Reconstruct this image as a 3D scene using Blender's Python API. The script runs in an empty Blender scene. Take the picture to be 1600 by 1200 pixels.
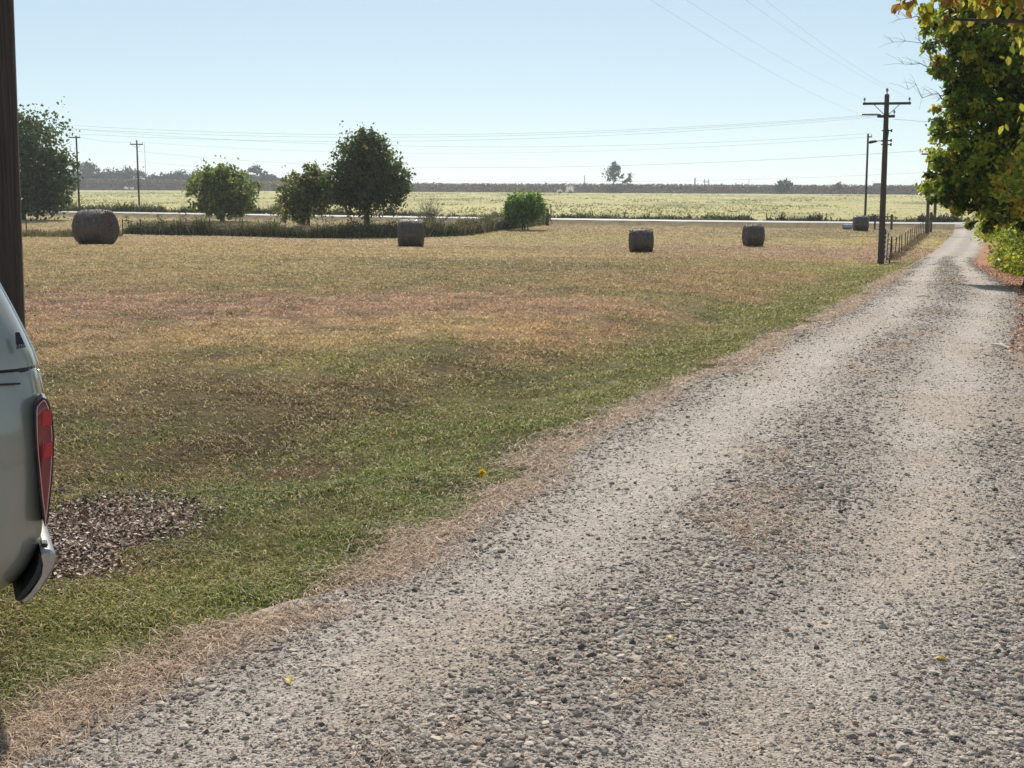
import bpy, math, random
import numpy as np
from mathutils import Vector, Matrix
R = math.radians
sc = bpy.context.scene
COL = sc.collection

# ------------------------------------------------------------------ camera, sky, sun, exposure
CAMZ, F, PITCH, ROLL = 4.2, 2000.0, math.atan(310 / 2000), R(0.25)
fwd = Vector((0, math.cos(PITCH), -math.sin(PITCH)))
rt0 = Vector((1, 0, 0)); up0 = Vector((0, math.sin(PITCH), math.cos(PITCH)))
rgt = rt0 * math.cos(ROLL) + up0 * math.sin(ROLL)
upv = up0 * math.cos(ROLL) - rt0 * math.sin(ROLL)
cam = bpy.data.cameras.new('camera'); camo = bpy.data.objects.new('camera', cam); COL.objects.link(camo)
m = Matrix((rgt, upv, -fwd)).transposed().to_4x4(); m.translation = (0, 0, CAMZ)
camo.matrix_world = m
cam.sensor_width = 36; cam.lens = 45; cam.clip_start = .05; cam.clip_end = 20000
sc.camera = camo
SUN_EL, SUN_AZ = R(40), R(-2)
world = bpy.data.worlds.new('World'); sc.world = world; world.use_nodes = True
wn = world.node_tree; bg = wn.nodes['Background']
sky = wn.nodes.new('ShaderNodeTexSky'); sky.sky_type = 'NISHITA'; sky.sun_disc = False
sky.sun_elevation = SUN_EL; sky.sun_rotation = SUN_AZ
sky.altitude = 0; sky.air_density = 0.6; sky.dust_density = 0.1; sky.ozone_density = 2.0
tint = wn.nodes.new('ShaderNodeVectorMath'); tint.operation = 'MULTIPLY'; tint.inputs[1].default_value = (8.9, 9.6, 9.3)
pre = wn.nodes.new('ShaderNodeVectorMath'); pre.operation = 'SCALE'; pre.inputs['Scale'].default_value = .1; gam = wn.nodes.new('ShaderNodeGamma'); gam.inputs[1].default_value = .46
wn.links.new(sky.outputs[0], pre.inputs[0]); wn.links.new(pre.outputs[0], gam.inputs[0]); wn.links.new(gam.outputs[0], tint.inputs[0]); wn.links.new(tint.outputs[0], bg.inputs[0]); bg.inputs[1].default_value = 0.097
sl = bpy.data.lights.new('sun', 'SUN'); so = bpy.data.objects.new('sun', sl); COL.objects.link(so)
sl.energy = 5.0; sl.angle = R(0.55); sl.color = (1, .93, .82)
sv = Vector((math.sin(SUN_AZ) * math.cos(SUN_EL), math.cos(SUN_AZ) * math.cos(SUN_EL), math.sin(SUN_EL)))
so.rotation_euler = sv.to_track_quat('Z', 'Y').to_euler(); so.location = (0, 0, 60)
sc.view_settings.view_transform = 'Standard'; sc.view_settings.look = 'None'
sc.view_settings.exposure = 0.06; sc.view_settings.gamma = 1; sc.view_settings.use_curve_mapping = False
sc.render.engine = 'CYCLES'
sc.cycles.use_denoising = True
sc.cycles.max_bounces = 8; sc.cycles.diffuse_bounces = 3; sc.cycles.glossy_bounces = 2
sc.cycles.transmission_bounces = 4; sc.cycles.transparent_max_bounces = 8; sc.cycles.volume_bounces = 0
rng = np.random.default_rng(7); random.seed(7)

# ------------------------------------------------------------------ maths helpers
def lin(c):
    c = np.asarray(c, float) / 255.0
    return np.where(c <= .04045, c / 12.92, ((c + .055) / 1.055) ** 2.4)
def _h(ix, iy, s):
    n = (ix.astype(np.int64) * 374761393 + iy.astype(np.int64) * 668265263 + s * 974634777) & 0x7fffffff
    n = ((n ^ (n >> 13)) * 1274126177) & 0x7fffffff
    return ((n ^ (n >> 16)) & 0xffff) / 65535.0
def vn(x, y, s=0):
    x = np.asarray(x, float); y = np.asarray(y, float)
    ix = np.floor(x); iy = np.floor(y); fx = x - ix; fy = y - iy
    fx = fx * fx * (3 - 2 * fx); fy = fy * fy * (3 - 2 * fy)
    a = _h(ix, iy, s); b = _h(ix + 1, iy, s); c = _h(ix, iy + 1, s); d = _h(ix + 1, iy + 1, s)
    return (a * (1 - fx) + b * fx) * (1 - fy) + (c * (1 - fx) + d * fx) * fy
def fbm(x, y, s=0, o=4):
    t = 0; a = .5; n = 0
    for i in range(o):
        t = t + a * vn(x, y, s + i * 17); n += a; a *= .5; x = x * 2.03 + 11.3; y = y * 2.03 + 5.7
    return t / n
def sp(t, k): return k * np.logaddexp(0, t / k)
def smooth(a, b, v):
    t = np.clip((v - a) / (b - a), 0, 1); return t * t * (3 - 2 * t)

# ------------------------------------------------------------------ terrain
XR = [(-400, 300), (-120, 190), (-49, 163.5), (-21, 151.5), (20, 136), (41, 131.5), (80, 126), (150, 120), (500, 100)]   # near edge of the cross road
XRX = np.array([p[0] for p in XR], float); XRY = np.array([p[1] for p in XR], float)
def h_base(x, y):
    x = np.asarray(x, float); y = np.asarray(y, float)
    u = np.clip((x + 20) / 40, 0, 1)
    y0 = 25 - 12 * u; y1 = 96 - 22 * u
    t = (y - y0) / (y1 - y0)
    s = sp(t, .1) - sp(t - 1, .1)
    return 2.55 * (1 - s)
def h_far(x, y):
    ye = np.interp(x, XRX, XRY)
    d = y - ye
    return .5 * smooth(-1.5, -.1, d) * (1 - smooth(8.4, 11.5, d))
def ray(px, py): return fwd + rgt * ((px - 800) / F) + upv * ((600 - py) / F)
def hit(px, py, hf=None):
    hf = hf or h_base; d = ray(px, py); t = 1.5; st = .05
    while t < 3000:
        p = Vector((0, 0, CAMZ)) + d * t
        if p.z <= float(hf(p.x, p.y)): return p
        t += max(.02, t * .002)
    return Vector((0, 0, CAMZ)) + d * t
def at(px, py, Y):
    d = ray(px, py); return Vector((0, 0, CAMZ)) + d * (Y / d.y)
LE = [(-160, 1215), (0, 1137), (180, 1060), (340, 985), (480, 925), (570, 878), (650, 825), (735, 782), (790, 738), (860, 692), (945, 648), (1050, 600), (1150, 553), (1250, 508), (1340, 466), (1392, 430), (1430, 408), (1464, 388), (1488, 366), (1492, 352)]
lep = [hit(*p) for p in LE]
LX = np.array([p.x for p in lep]); LY = np.array([p.y for p in lep])
LY = np.concatenate([[-40, -5], LY, [LY[-1] + 6]]); LX = np.concatenate([[LX[0] - 9, LX[0] - 2.6], LX, [LX[-1] + .5]])
YEND = LY[-1]
def road_l(y): return np.interp(y, LY, LX)
def road_t(x, y): return (x - road_l(y)) / 3.3          # 0..1 across the gravel road
def h(x, y):
    x = np.asarray(x, float); y = np.asarray(y, float)
    lat = -(x - road_l(y))
    sw = -.16 * np.exp(-((lat - 1.7) / 1.1) ** 2) * smooth(5, 9, y) * (1 - smooth(60, 90, y))
    far = 1 - smooth(60, 120, y)
    n = (fbm(x * .7, y * .7, 3) - .5) * .06 * far + (fbm(x * .12, y * .12, 5) - .5) * .25 * smooth(8, 30, y) * (1 - smooth(60, 100, y))
    off = np.clip(np.maximum(lat, lat * -1 - 3.3) / 1.0, 0, 1)
    return h_base(x, y) + h_far(x, y) + sw + n * off
def H(x, y): return float(h(x, y))

# ------------------------------------------------------------------ mesh helpers
class MB:
    def __init__(s): s.V = []; s.L = []; s.T = []; s.C = []; s.n = 0
    def add(s, V, F, col=None):
        V = np.asarray(V, float).reshape(-1, 3)
        if isinstance(F, np.ndarray): s.L.append((F + s.n).ravel()); s.T.append(np.full(len(F), F.shape[1]))
        else:
            for f in F: s.L.append(np.array(f) + s.n); s.T.append(np.array([len(f)]))
        if col is None: col = (1, 1, 1)
        col = np.asarray(col, float)
        if col.ndim == 1: col = np.tile(col[:3], (len(V), 1))
        s.C.append(col); s.V.append(V); s.n += len(V); return s
    def box(s, c, size, rot=None, col=None, bev=0.0):
        x, y, z = [v / 2 for v in size]; b = min(bev, x * .9, y * .9, z * .9)
        if b > 0:
            pts = []; fs = []
            prof = [(-z, -b), (-z + b, 0), (z - b, 0), (z, -b)]
            def ring(zz, ins):
                X = x + ins; Y = y + ins; q = b + ins
                return [(X, -Y + b, zz), (X, Y - b, zz), (X - b, Y, zz), (-X + b, Y, zz), (-X, Y - b, zz), (-X, -Y + b, zz), (-X + b, -Y, zz), (X - b, -Y, zz)]
            for zz, ins in prof: pts += ring(zz, ins)
            for i in range(3):
                for j in range(8):
                    a = i * 8 + j; d = i * 8 + (j + 1) % 8; fs.append((a, d, d + 8, a + 8))
            fs.append(tuple(range(7, -1, -1))); fs.append(tuple(range(24, 32)))
            V = np.array(pts)
        else:
            V = np.array([(i, j, k) for k in (-z, z) for j in (-y, y) for i in (-x, x)])
            fs = [(0, 2, 3, 1), (4, 5, 7, 6), (0, 1, 5, 4), (2, 6, 7, 3), (0, 4, 6, 2), (1, 3, 7, 5)]
        if rot is not None: V = V @ np.array(rot.to_3x3()).T
        return s.add(V + np.array(c), fs, col)
    def tube(s, pts, rad, n=8, col=None, cap=True):
        pts = [Vector(p) for p in pts]
        if np.isscalar(rad): rad = [rad] * len(pts)
        V = []; N = len(pts); prev = None
        for i, p in enumerate(pts):
            d = (pts[min(i + 1, N - 1)] - pts[max(i - 1, 0)])
            if d.length < 1e-9: d = Vector((0, 0, 1))
            d.normalize()
            if prev is None:
                a = d.orthogonal().normalized()
            else:
                a = (prev - d * prev.dot(d))
                a = a.normalized() if a.length > 1e-6 else d.orthogonal().normalized()
            prev = a; b = d.cross(a)
            for k in range(n):
                t = 2 * math.pi * k / n
                V.append(p + (a * math.cos(t) + b * math.sin(t)) * rad[i])
        fs = []
        for i in range(N - 1):
            for k in range(n):
                k2 = (k + 1) % n; fs.append((i * n + k, i * n + k2, (i + 1) * n + k2, (i + 1) * n + k))
        s.add(np.array([tuple(v) for v in V]), np.array(fs), col)
        if cap:
            s.L.append(np.arange(n)[::-1] + s.n - N * n); s.T.append(np.array([n]))
            s.L.append(np.arange(n) + s.n - n); s.T.append(np.array([n]))
        return s
    def extrude(s, poly, y0, y1, bev=0.0, col=None):     # poly in (x, z), extruded along y
        P = np.array(poly, float); c = P.mean(0); n = len(P)
        def ins(q):
            d = P - c; l = np.linalg.norm(d, axis=1, keepdims=True); return P - d / l * q
        rings = [(ins(bev), y0), (P, y0 + bev), (P, y1 - bev), (ins(bev), y1)] if bev else [(P, y0), (P, y1)]
        V = np.concatenate([np.column_stack([q[:, 0], np.full(n, yy), q[:, 1]]) for q, yy in rings])
        fs = []
        for i in range(len(rings) - 1):
            for j in range(n):
                k = (j + 1) % n; fs.append((i * n + j, i * n + k, (i + 1) * n + k, (i + 1) * n + j))
        fs.append(tuple(range(n))[::-1]); fs.append(tuple(range((len(rings) - 1) * n, len(rings) * n)))
        return s.add(V, fs, col)
    def build(s, name, mat, parent=None, smooth=False, color=True, origin=None):
        me = bpy.data.meshes.new(name)
        V = np.concatenate(s.V); L = np.concatenate(s.L).astype(np.int32); T = np.concatenate(s.T)
        if origin is not None: V = V - np.array(tuple(origin))
        me.vertices.add(len(V)); me.vertices.foreach_set('co', V.astype(np.float32).ravel())
        me.loops.add(len(L)); me.loops.foreach_set('vertex_index', L)
        me.polygons.add(len(T)); st = np.concatenate([[0], np.cumsum(T)[:-1]]).astype(np.int32)
        me.polygons.foreach_set('loop_start', st)
        me.polygons.foreach_set('use_smooth', np.full(len(T), bool(smooth)))
        me.update(calc_edges=True)
        if color:
            C = np.concatenate(s.C); ca = me.color_attributes.new('Col', 'FLOAT_COLOR', 'POINT')
            ca.data.foreach_set('color', np.column_stack([C, np.ones(len(C))]).astype(np.float32).ravel())
        me.materials.append(mat)
        o = bpy.data.objects.new(name, me); COL.objects.link(o)
        if origin is not None: o.location = origin
        if parent is not None: o.parent = parent
        return o
def tag(o, label=None, cat=None, group=None, kind=None):
    if label: o['label'] = label
    if cat: o['category'] = cat
    if group: o['group'] = group
    if kind: o['kind'] = kind
    return o
def empty(name, loc, rz=0.0, **k):
    o = bpy.data.objects.new(name, None); COL.objects.link(o); o.location = loc; o.rotation_euler = (0, 0, rz)
    o.empty_display_size = .2
    return tag(o, **k)
def copy_tree(o, parent=None):
    c = o.copy(); COL.objects.link(c)
    if parent: c.parent = parent
    for ch in list(o.children): copy_tree(ch, c)
    return c

# ------------------------------------------------------------------ materials
def mat(name, base=(.5, .5, .5), rough=.6, metal=0.0, attr=False, noise=None, bump=None, trans=0.0, spec=.5, coat=0.0, var=.25, coord='Object'):
    """noise=(scale, darkest factor, stretch xyz); bump=(scale, strength, distance)"""
    M = bpy.data.materials.new(name); M.use_nodes = True; nt = M.node_tree; N = nt.nodes; Lk = nt.links
    P = N['Principled BSDF']; P.inputs['Roughness'].default_value = rough; P.inputs['Metallic'].default_value = metal
    P.inputs['Specular IOR Level'].default_value = spec; P.inputs['Coat Weight'].default_value = coat
    tc = N.new('ShaderNodeTexCoord')
    if attr:
        a = N.new('ShaderNodeAttribute'); a.attribute_name = 'Col'; src = a.outputs['Color']
    else:
        a = N.new('ShaderNodeRGB'); a.outputs[0].default_value = (*base, 1); src = a.outputs[0]
    if noise:
        mp = N.new('ShaderNodeMapping'); mp.inputs['Scale'].default_value = noise[2] if len(noise) > 2 else (1, 1, 1)
        Lk.new(tc.outputs[coord], mp.inputs[0])
        nz = N.new('ShaderNodeTexNoise'); nz.inputs['Scale'].default_value = noise[0]; nz.inputs['Detail'].default_value = 6
        nz.inputs['Roughness'].default_value = .65
        Lk.new(mp.outputs[0], nz.inputs['Vector'])
        mr = N.new('ShaderNodeMapRange'); mr.inputs[1].default_value = .3; mr.inputs[2].default_value = .7
        mr.inputs[3].default_value = noise[1]; mr.inputs[4].default_value = 2 - noise[1]
        Lk.new(nz.outputs['Fac'], mr.inputs[0])
        mx = N.new('ShaderNodeVectorMath'); mx.operation = 'SCALE'; Lk.new(src, mx.inputs[0]); Lk.new(mr.outputs[0], mx.inputs['Scale'])
        src = mx.outputs[0]
    Lk.new(src, P.inputs['Base Color'])
    if bump:
        nb = N.new('ShaderNodeTexNoise'); nb.inputs['Scale'].default_value = bump[0]; nb.inputs['Detail'].default_value = 8
        nb.inputs['Roughness'].default_value = .7
        mp2 = N.new('ShaderNodeMapping'); mp2.inputs['Scale'].default_value = noise[2] if noise and len(noise) > 2 else (1, 1, 1)
        Lk.new(tc.outputs[coord], mp2.inputs[0]); Lk.new(mp2.outputs[0], nb.inputs['Vector'])
        bp = N.new('ShaderNodeBump'); bp.inputs['Strength'].default_value = bump[1]; bp.inputs['Distance'].default_value = bump[2]
        Lk.new(nb.outputs['Fac'], bp.inputs['Height']); Lk.new(bp.outputs[0], P.inputs['Normal'])
    if trans:
        T = N.new('ShaderNodeBsdfTranslucent'); Lk.new(src, T.inputs['Color'])
        X = N.new('ShaderNodeMixShader'); X.inputs[0].default_value = trans
        out = N['Material Output']; Lk.new(P.outputs[0], X.inputs[1]); Lk.new(T.outputs[0], X.inputs[2]); Lk.new(X.outputs[0], out.inputs[0])
    return M
M_LEAF = mat('leaf', attr=True, rough=.45, trans=.55, spec=.35)
M_FAR = mat('far_leaf', attr=True, rough=.8, trans=.3, spec=.1)
M_GRASS = mat('grass_blade', attr=True, rough=.6, trans=.35, spec=.25)
M_STONE = mat('stone', attr=True, rough=.85, spec=.3)
M_BARK = mat('bark', (.09, .07, .055), .9, noise=(6, .5, (1, 1, .3)), bump=(14, .8, .03))
M_POLE = mat('weathered_pole', (.075, .054, .043), .85, noise=(9, .35, (5, 5, .10)), bump=(12, 1.0, .03))
M_STEEL = mat('rusty_steel', (.04, .03, .027), .8, .0, noise=(20, .7))
M_WIRE = mat('cable', (.12, .12, .13), .5, .5)
M_INSUL = mat('insulator', (.25, .24, .25), .25)

# ------------------------------------------------------------------ ground colours (what grows where), from places on the map
CP = [(80, 372, (170, 145, 104)), (300, 374, (170, 145, 104)), (600, 380, (168, 142, 100)), (900, 362, (150, 132, 80)), (900, 388, (148, 125, 88)),
 (1100, 360, (156, 132, 92)), (1250, 366, (132, 118, 76)), (1250, 392, (155, 120, 92)), (1350, 400, (155, 122, 92)), (1455, 378, (172, 152, 84)), (1425, 415, (156, 141, 70)), (850, 372, (158, 142, 84)), (1050, 375, (160, 140, 90)),
 (100, 408, (160, 136, 90)), (400, 412, (152, 132, 80)), (700, 412, (128, 113, 66)), (900, 420, (122, 105, 60)), (1100, 408, (136, 112, 76)), (1250, 430, (158, 122, 84)), (1340, 432, (148, 128, 66)), (700, 395, (165, 142, 92)),
 (100, 440, (156, 132, 86)), (400, 445, (148, 125, 78)), (700, 440, (138, 118, 70)), (1000, 445, (152, 122, 78)), (1200, 450, (158, 124, 82)), (1300, 468, (136, 130, 64)),
 (100, 480, (166, 126, 102)), (400, 480, (160, 120, 98)), (700, 482, (168, 128, 100)), (1000, 480, (176, 136, 100)), (1180, 503, (128, 118, 62)), (400, 500, (170, 128, 108)), (250, 510, (150, 112, 92)),
 (100, 520, (172, 136, 100)), (400, 520, (180, 146, 102)), (700, 522, (188, 152, 98)), (900, 522, (194, 150, 100)), (1060, 522, (132, 114, 64)), (1050, 500, (184, 142, 98)),
 (100, 552, (168, 136, 94)), (350, 552, (172, 142, 90)), (560, 566, (128, 124, 52)), (800, 560, (144, 116, 74)), (1000, 572, (112, 101, 50)), (650, 565, (132, 120, 58)),
 (100, 600, (140, 118, 72)), (400, 610, (124, 105, 64)), (700, 620, (116, 101, 55)), (900, 630, (107, 100, 50)), (800, 598, (130, 108, 62)),
 (150, 680, (116, 99, 58)), (400, 690, (108, 84, 55)), (500, 706, (116, 85, 66)), (700, 680, (97, 93, 46)), (820, 682, (112, 110, 51)), (300, 650, (112, 98, 56)),
 (420, 772, (88, 96, 42)), (600, 742, (90, 104, 42)), (350, 800, (98, 108, 45)), (500, 822, (128, 117, 64)), (650, 800, (100, 112, 45)), (700, 740, (102, 110, 48)),
 (150, 905, (128, 122, 62)), (350, 885, (132, 119, 66)), (250, 950, (122, 122, 56)), (80, 1020, (115, 118, 56)), (400, 930, (112, 124, 50)), (30, 1100, (105, 110, 55)), (560, 850, (104, 114, 46)),
 (1400, 424, (140, 132, 62)), (1345, 452, (126, 126, 56)), (1250, 486, (120, 122, 54)), (1150, 530, (112, 116, 50)), (1050, 578, (108, 112, 48)), (960, 625, (108, 112, 48)), (880, 668, (106, 112, 48)),
 (-400, 420, (150, 130, 85)), (-400, 700, (115, 100, 60)), (-600, 1100, (110, 112, 56))]
cpp = [hit(a, b) for a, b, c in CP]
CPA = np.array([math.atan2(p.x, p.y) for p in cpp]); CPD = np.log(np.array([math.hypot(p.x, p.y) for p in cpp])); CPC = np.array([lin(c) for a, b, c in CP])
GK = 0.98
def field_color(x, y):
    x = np.asarray(x, float); y = np.asarray(y, float); shp = x.shape; x = x.ravel(); y = y.ravel()
    w1 = (fbm(x * .5, y * .5, 21) - .5) * .9; w2 = (fbm(x * .3, y * .3, 33, 5) - .5) * 1.5
    out = np.zeros((len(x), 3))
    for i in range(0, len(x), 20000):
        xs = x[i:i + 20000]; ys = y[i:i + 20000]
        r = np.hypot(xs, ys) + 1e-3
        a = np.arctan2(xs, np.maximum(ys, .3)) + w1[i:i + 20000] * .12; d = np.log(r) + w2[i:i + 20000] * .22
        q = ((a[:, None] - CPA) / .10) ** 2 + ((d[:, None] - CPD) / .085) ** 2
        w = 1 / (q + .15) ** 2
        out[i:i + 20000] = (w @ CPC) / w.sum(1, keepdims=True)
    out = out * .88 + out.mean(1, keepdims=True) * .12; out *= GK * 1.08; out = out * .82 + np.array([.54, .41, .26]) * .18 * np.clip(y / 14, .25, 1)[:, None]
    # patches: greener tufts, bare brown thatch
    g = smooth(.52, .70, fbm(x * 1.3, y * .9, 51))[:, None]; b = smooth(.52, .72, fbm(x * 1.9, y * 1.4, 61))[:, None]
    amt = np.clip(1.1 - y / 60, .25, 1)[:, None]
    out = out * (1 - .45 * g * amt) + np.array([.10, .13, .03]) * .45 * g * amt
    out = out * (1 - .4 * b * amt) + np.array([.17, .115, .07]) * .4 * b * amt
    lt = road_l(y) - x + (fbm(x * .8, y * .5, 57) - .5) * 1.6
    vg = (smooth(-.2, .3, lt) * (1 - smooth(1.5, 2.6, lt)) * smooth(6, 11, y) * (1 - smooth(55, 85, y)) * .62)[:, None]
    out = out * (1 - vg) + np.array([.185, .19, .058]) * vg
    # beyond the cross road: pale green-gold pasture with darker drifts
    ye = np.interp(x, XRX, XRY)
    past = np.array([.46, .415, .19]) * (0.85 + .3 * fbm(x * .02, y * .02, 71)[:, None])
    dk = smooth(.54, .70, fbm(x * .05, y * .010, 81))[:, None] * .4 + smooth(.58, .72, fbm(x * .2, y * .035, 82))[:, None] * .45
    past = past * (1 - dk) + np.array([.15, .15, .07]) * dk
    verge = (1 - smooth(10, 17, y - ye))[:, None]
    past = past * (1 - verge) + np.array([.13, .14, .05]) * verge; ns_ = (1 - smooth(3, 6, y - ye))[:, None]; past = past * (1 - ns_) + np.array([.20, .155, .085]) * ns_
    k = smooth(-2, -1, y - ye)[:, None]
    tan = np.array([.38, .29, .16])
    nb = (smooth(.5, .6, y / np.maximum(ye, 1)) * (1 - smooth(-7, -2, y - ye)))[:, None] * 0
    out = out * (1 - k) + past * k
    out *= (0.60 + .80 * fbm(x * 2.7, y * 1.9, 91, 5))[:, None]
    return out.reshape(shp + (3,))

# ------------------------------------------------------------------ ground sheet
ang = np.concatenate([np.linspace(-math.pi, -.52, 90)[:-1], np.linspace(-.52, .52, 560), np.linspace(.52, math.pi, 90)[1:]])
rad = np.concatenate([[0.02, 1.0, 2.0], np.exp(np.linspace(math.log(2.7), math.log(400), 640)), np.exp(np.linspace(math.log(410), math.log(5200), 60))])
A, RR = np.meshgrid(ang, rad)
GX = RR * np.sin(A); GY = RR * np.cos(A)
GZ = h(GX, GY)
# railway-like embankment closing the plain (part of the land)
EB = np.array([(-1500, 1010, 8.5), (-420, 890, 7.2), (-250, 870, 6.4), (-120, 845, 4.9), (-50, 820, 4.35), (100, 790, 4.3), (300, 755, 4.45), (700, 700, 4.6), (2500, 500, 5)])
def emb(x, y):
    yc = np.interp(x, EB[:, 0], EB[:, 1]); hh = np.interp(x, EB[:, 0], EB[:, 2])
    d = y - yc; return hh * smooth(-14, -1, d) * (1 - smooth(9, 24, d))
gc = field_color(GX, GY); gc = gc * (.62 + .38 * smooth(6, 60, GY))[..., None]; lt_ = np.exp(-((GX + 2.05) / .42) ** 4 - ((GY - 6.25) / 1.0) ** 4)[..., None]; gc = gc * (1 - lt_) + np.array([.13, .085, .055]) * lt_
na, nr = len(ang), len(rad)
idx = np.arange(nr * na).reshape(nr, na)
Fq = np.stack([idx[:-1, :-1], idx[:-1, 1:], idx[1:, 1:], idx[1:, :-1]], -1).reshape(-1, 4)
M_GROUND = mat('ground_turf', attr=True, rough=.95, spec=.1, noise=(9, .62), bump=(26, .9, .05))
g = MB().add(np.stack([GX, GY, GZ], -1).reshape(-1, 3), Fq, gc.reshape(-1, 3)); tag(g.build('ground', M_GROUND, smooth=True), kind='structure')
ex = np.linspace(-1500, 2500, 400); ed = np.array([-15, -12, -9, -6, -3, -1, 0, 4, 8, 10, 16, 25])
EX, ED = np.meshgrid(ex, ed, indexing='ij'); EY = np.interp(EX, EB[:, 0], EB[:, 1]) + ED
EZ = emb(EX, EY) * (1 + .04 * (fbm(EX * .05, ED * .2, 4) - .5)) - .02
i2 = np.arange(EX.size).reshape(EX.shape)
Fe = np.stack([i2[:-1, :-1], i2[1:, :-1], i2[1:, 1:], i2[:-1, 1:]], -1).reshape(-1, 4)
M_EMB = mat('embankment_earth', (.11, .09, .065), .95, noise=(.12, .6), spec=.1)
tag(MB().add(np.stack([EX, EY, EZ], -1).reshape(-1, 3), Fe).build('embankment', M_EMB, smooth=True), kind='structure')

# ------------------------------------------------------------------ gravel road
def road_mat():
    M = bpy.data.materials.new('gravel_road'); M.use_nodes = True; nt = M.node_tree; N = nt.nodes; L = nt.links; P = N['Principled BSDF']
    P.inputs['Roughness'].default_value = .93; P.inputs['Specular IOR Level'].default_value = .15
    tc = N.new('ShaderNodeTexCoord'); at_ = N.new('ShaderNodeAttribute'); at_.attribute_name = 'Col'
    v = N.new('ShaderNodeTexVoronoi'); v.inputs['Scale'].default_value = 95; L.new(tc.outputs['Object'], v.inputs['Vector'])
    v2 = N.new('ShaderNodeTexVoronoi'); v2.inputs['Scale'].default_value = 30; L.new(tc.outputs['Object'], v2.inputs['Vector'])
    nz = N.new('ShaderNodeTexNoise'); nz.inputs['Scale'].default_value = 22; nz.inputs['Detail'].default_value = 10; nz.inputs['Roughness'].default_value = .8; L.new(tc.outputs['Object'], nz.inputs['Vector'])
    sep = N.new('ShaderNodeSeparateColor'); L.new(v.outputs['Color'], sep.inputs[0])
    sep2 = N.new('ShaderNodeSeparateColor'); L.new(v2.outputs['Color'], sep2.inputs[0])
    r1 = N.new('ShaderNodeMapRange'); r1.inputs[3].default_value = .72; r1.inputs[4].default_value = 1.22; L.new(sep.outputs[0], r1.inputs[0])
    r2 = N.new('ShaderNodeMapRange'); r2.inputs[3].default_value = .88; r2.inputs[4].default_value = 1.1; L.new(sep2.outputs[0], r2.inputs[0])
    r3 = N.new('ShaderNodeMapRange'); r3.inputs[1].default_value = .3; r3.inputs[2].default_value = .7; r3.inputs[3].default_value = .75; r3.inputs[4].default_value = 1.2; L.new(nz.outputs['Fac'], r3.inputs[0])
    m1 = N.new('ShaderNodeMath'); m1.operation = 'MULTIPLY'; L.new(r1.outputs[0], m1.inputs[0]); L.new(r2.outputs[0], m1.inputs[1])
    m2 = N.new('ShaderNodeMath'); m2.operation = 'MULTIPLY'; L.new(m1.outputs[0], m2.inputs[0]); L.new(r3.outputs[0], m2.inputs[1])
    s = N.new('ShaderNodeVectorMath'); s.operation = 'SCALE'; L.new(at_.outputs['Color'], s.inputs[0]); L.new(m2.outputs[0], s.inputs['Scale']); L.new(s.outputs[0], P.inputs['Base Color'])
    hh = N.new('ShaderNodeMath'); hh.operation = 'MULTIPLY_ADD'; L.new(v.outputs['Distance'], hh.inputs[0]); hh.inputs[1].default_value = -.8; L.new(nz.outputs['Fac'], hh.inputs[2])
    b = N.new('ShaderNodeBump'); b.inputs['Strength'].default_value = .7; b.inputs['Distance'].default_value = .012; L.new(hh.outputs[0], b.inputs['Height']); L.new(b.outputs[0], P.inputs['Normal'])
    return M
def ridge_w(x, y):       # how stony the road is: loose ridges between the wheel tracks
    t = road_t(x, y) + (fbm(x * .25, y * .15, 13) - .5) * .16
    tr = np.clip(np.exp(-((t - .29) / .13) ** 2) + np.exp(-((t - .73) / .11) ** 2), 0, 1)
    return np.clip(1 - .85 * tr + (fbm(x * .9, y * .6, 14) - .5) * .8, .05, 1.2)
def road_col(x, y):
    w = ridge_w(x, y)[..., None]; t = road_t(x, y)
    c = np.array([.52, .45, .39]) * (1 - w) + np.array([.40, .345, .30]) * w
    p = smooth(.52, .7, fbm(x * 1.2, y * .7, 15))[..., None] * .35
    c = c * (1 - p) + np.array([.40, .31, .22]) * p
    rd = smooth(10, 16, y)[..., None] * (smooth(.84, .95, t + (fbm(x * .8, y * .5, 16) - .5) * .15) * (1 - smooth(70, 100, y)))[..., None]
    c = c * (1 - rd) + np.array([.34, .18, .10]) * rd
    st = (1 - smooth(.0, .07, t + (fbm(x * 1.5, y * 1.5, 18) - .5) * .09))[..., None]
    c = c * (1 - .75 * st) + np.array([.40, .31, .235]) * .8 * st
    return c * (.9 + .2 * fbm(x * 4, y * 4, 17))[..., None]
def road_z(x, y):
    t = np.clip(road_t(x, y), 0, 1.0)
    return h(x, y) + .012 + .05 * np.sin(np.pi * t) + (fbm(x * 3, y * 3, 19) - .5) * .014 + .03 * (ridge_w(x, y) - .5) * np.sin(np.pi * t)
ry = np.concatenate([np.linspace(-12, 2.6, 20), np.exp(np.linspace(math.log(2.7), math.log(YEND), 760))])
rtt = np.linspace(0, 1, 90)
RY, RT = np.meshgrid(ry, rtt, indexing='ij')
le = road_l(RY) + .05 + (fbm(RY * 1.4, RY * 0 + 2, 41) - .5) * .5 + (fbm(RY * 6, RY * 0 + 2, 43) - .5) * .22
re = road_l(RY) + 3.15 + 1.2 * (1 - smooth(8, 14, RY)) + .5 * smooth(60, 120, RY) + (fbm(RY * 1.1, RY * 0 + 9, 42) - .5) * .6
RX = le + (re - le) * RT
RZ = road_z(RX, RY)
RZ[:, 0] = h(RX[:, 0], RY[:, 0]) - .03; RZ[:, -1] = h(RX[:, -1], RY[:, -1]) - .03
i3 = np.arange(RX.size).reshape(RX.shape)
Fr = np.stack([i3[:-1, :-1], i3[:-1, 1:], i3[1:, 1:], i3[1:, :-1]], -1).reshape(-1, 4)
rc = road_col(RX, RY)
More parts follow.
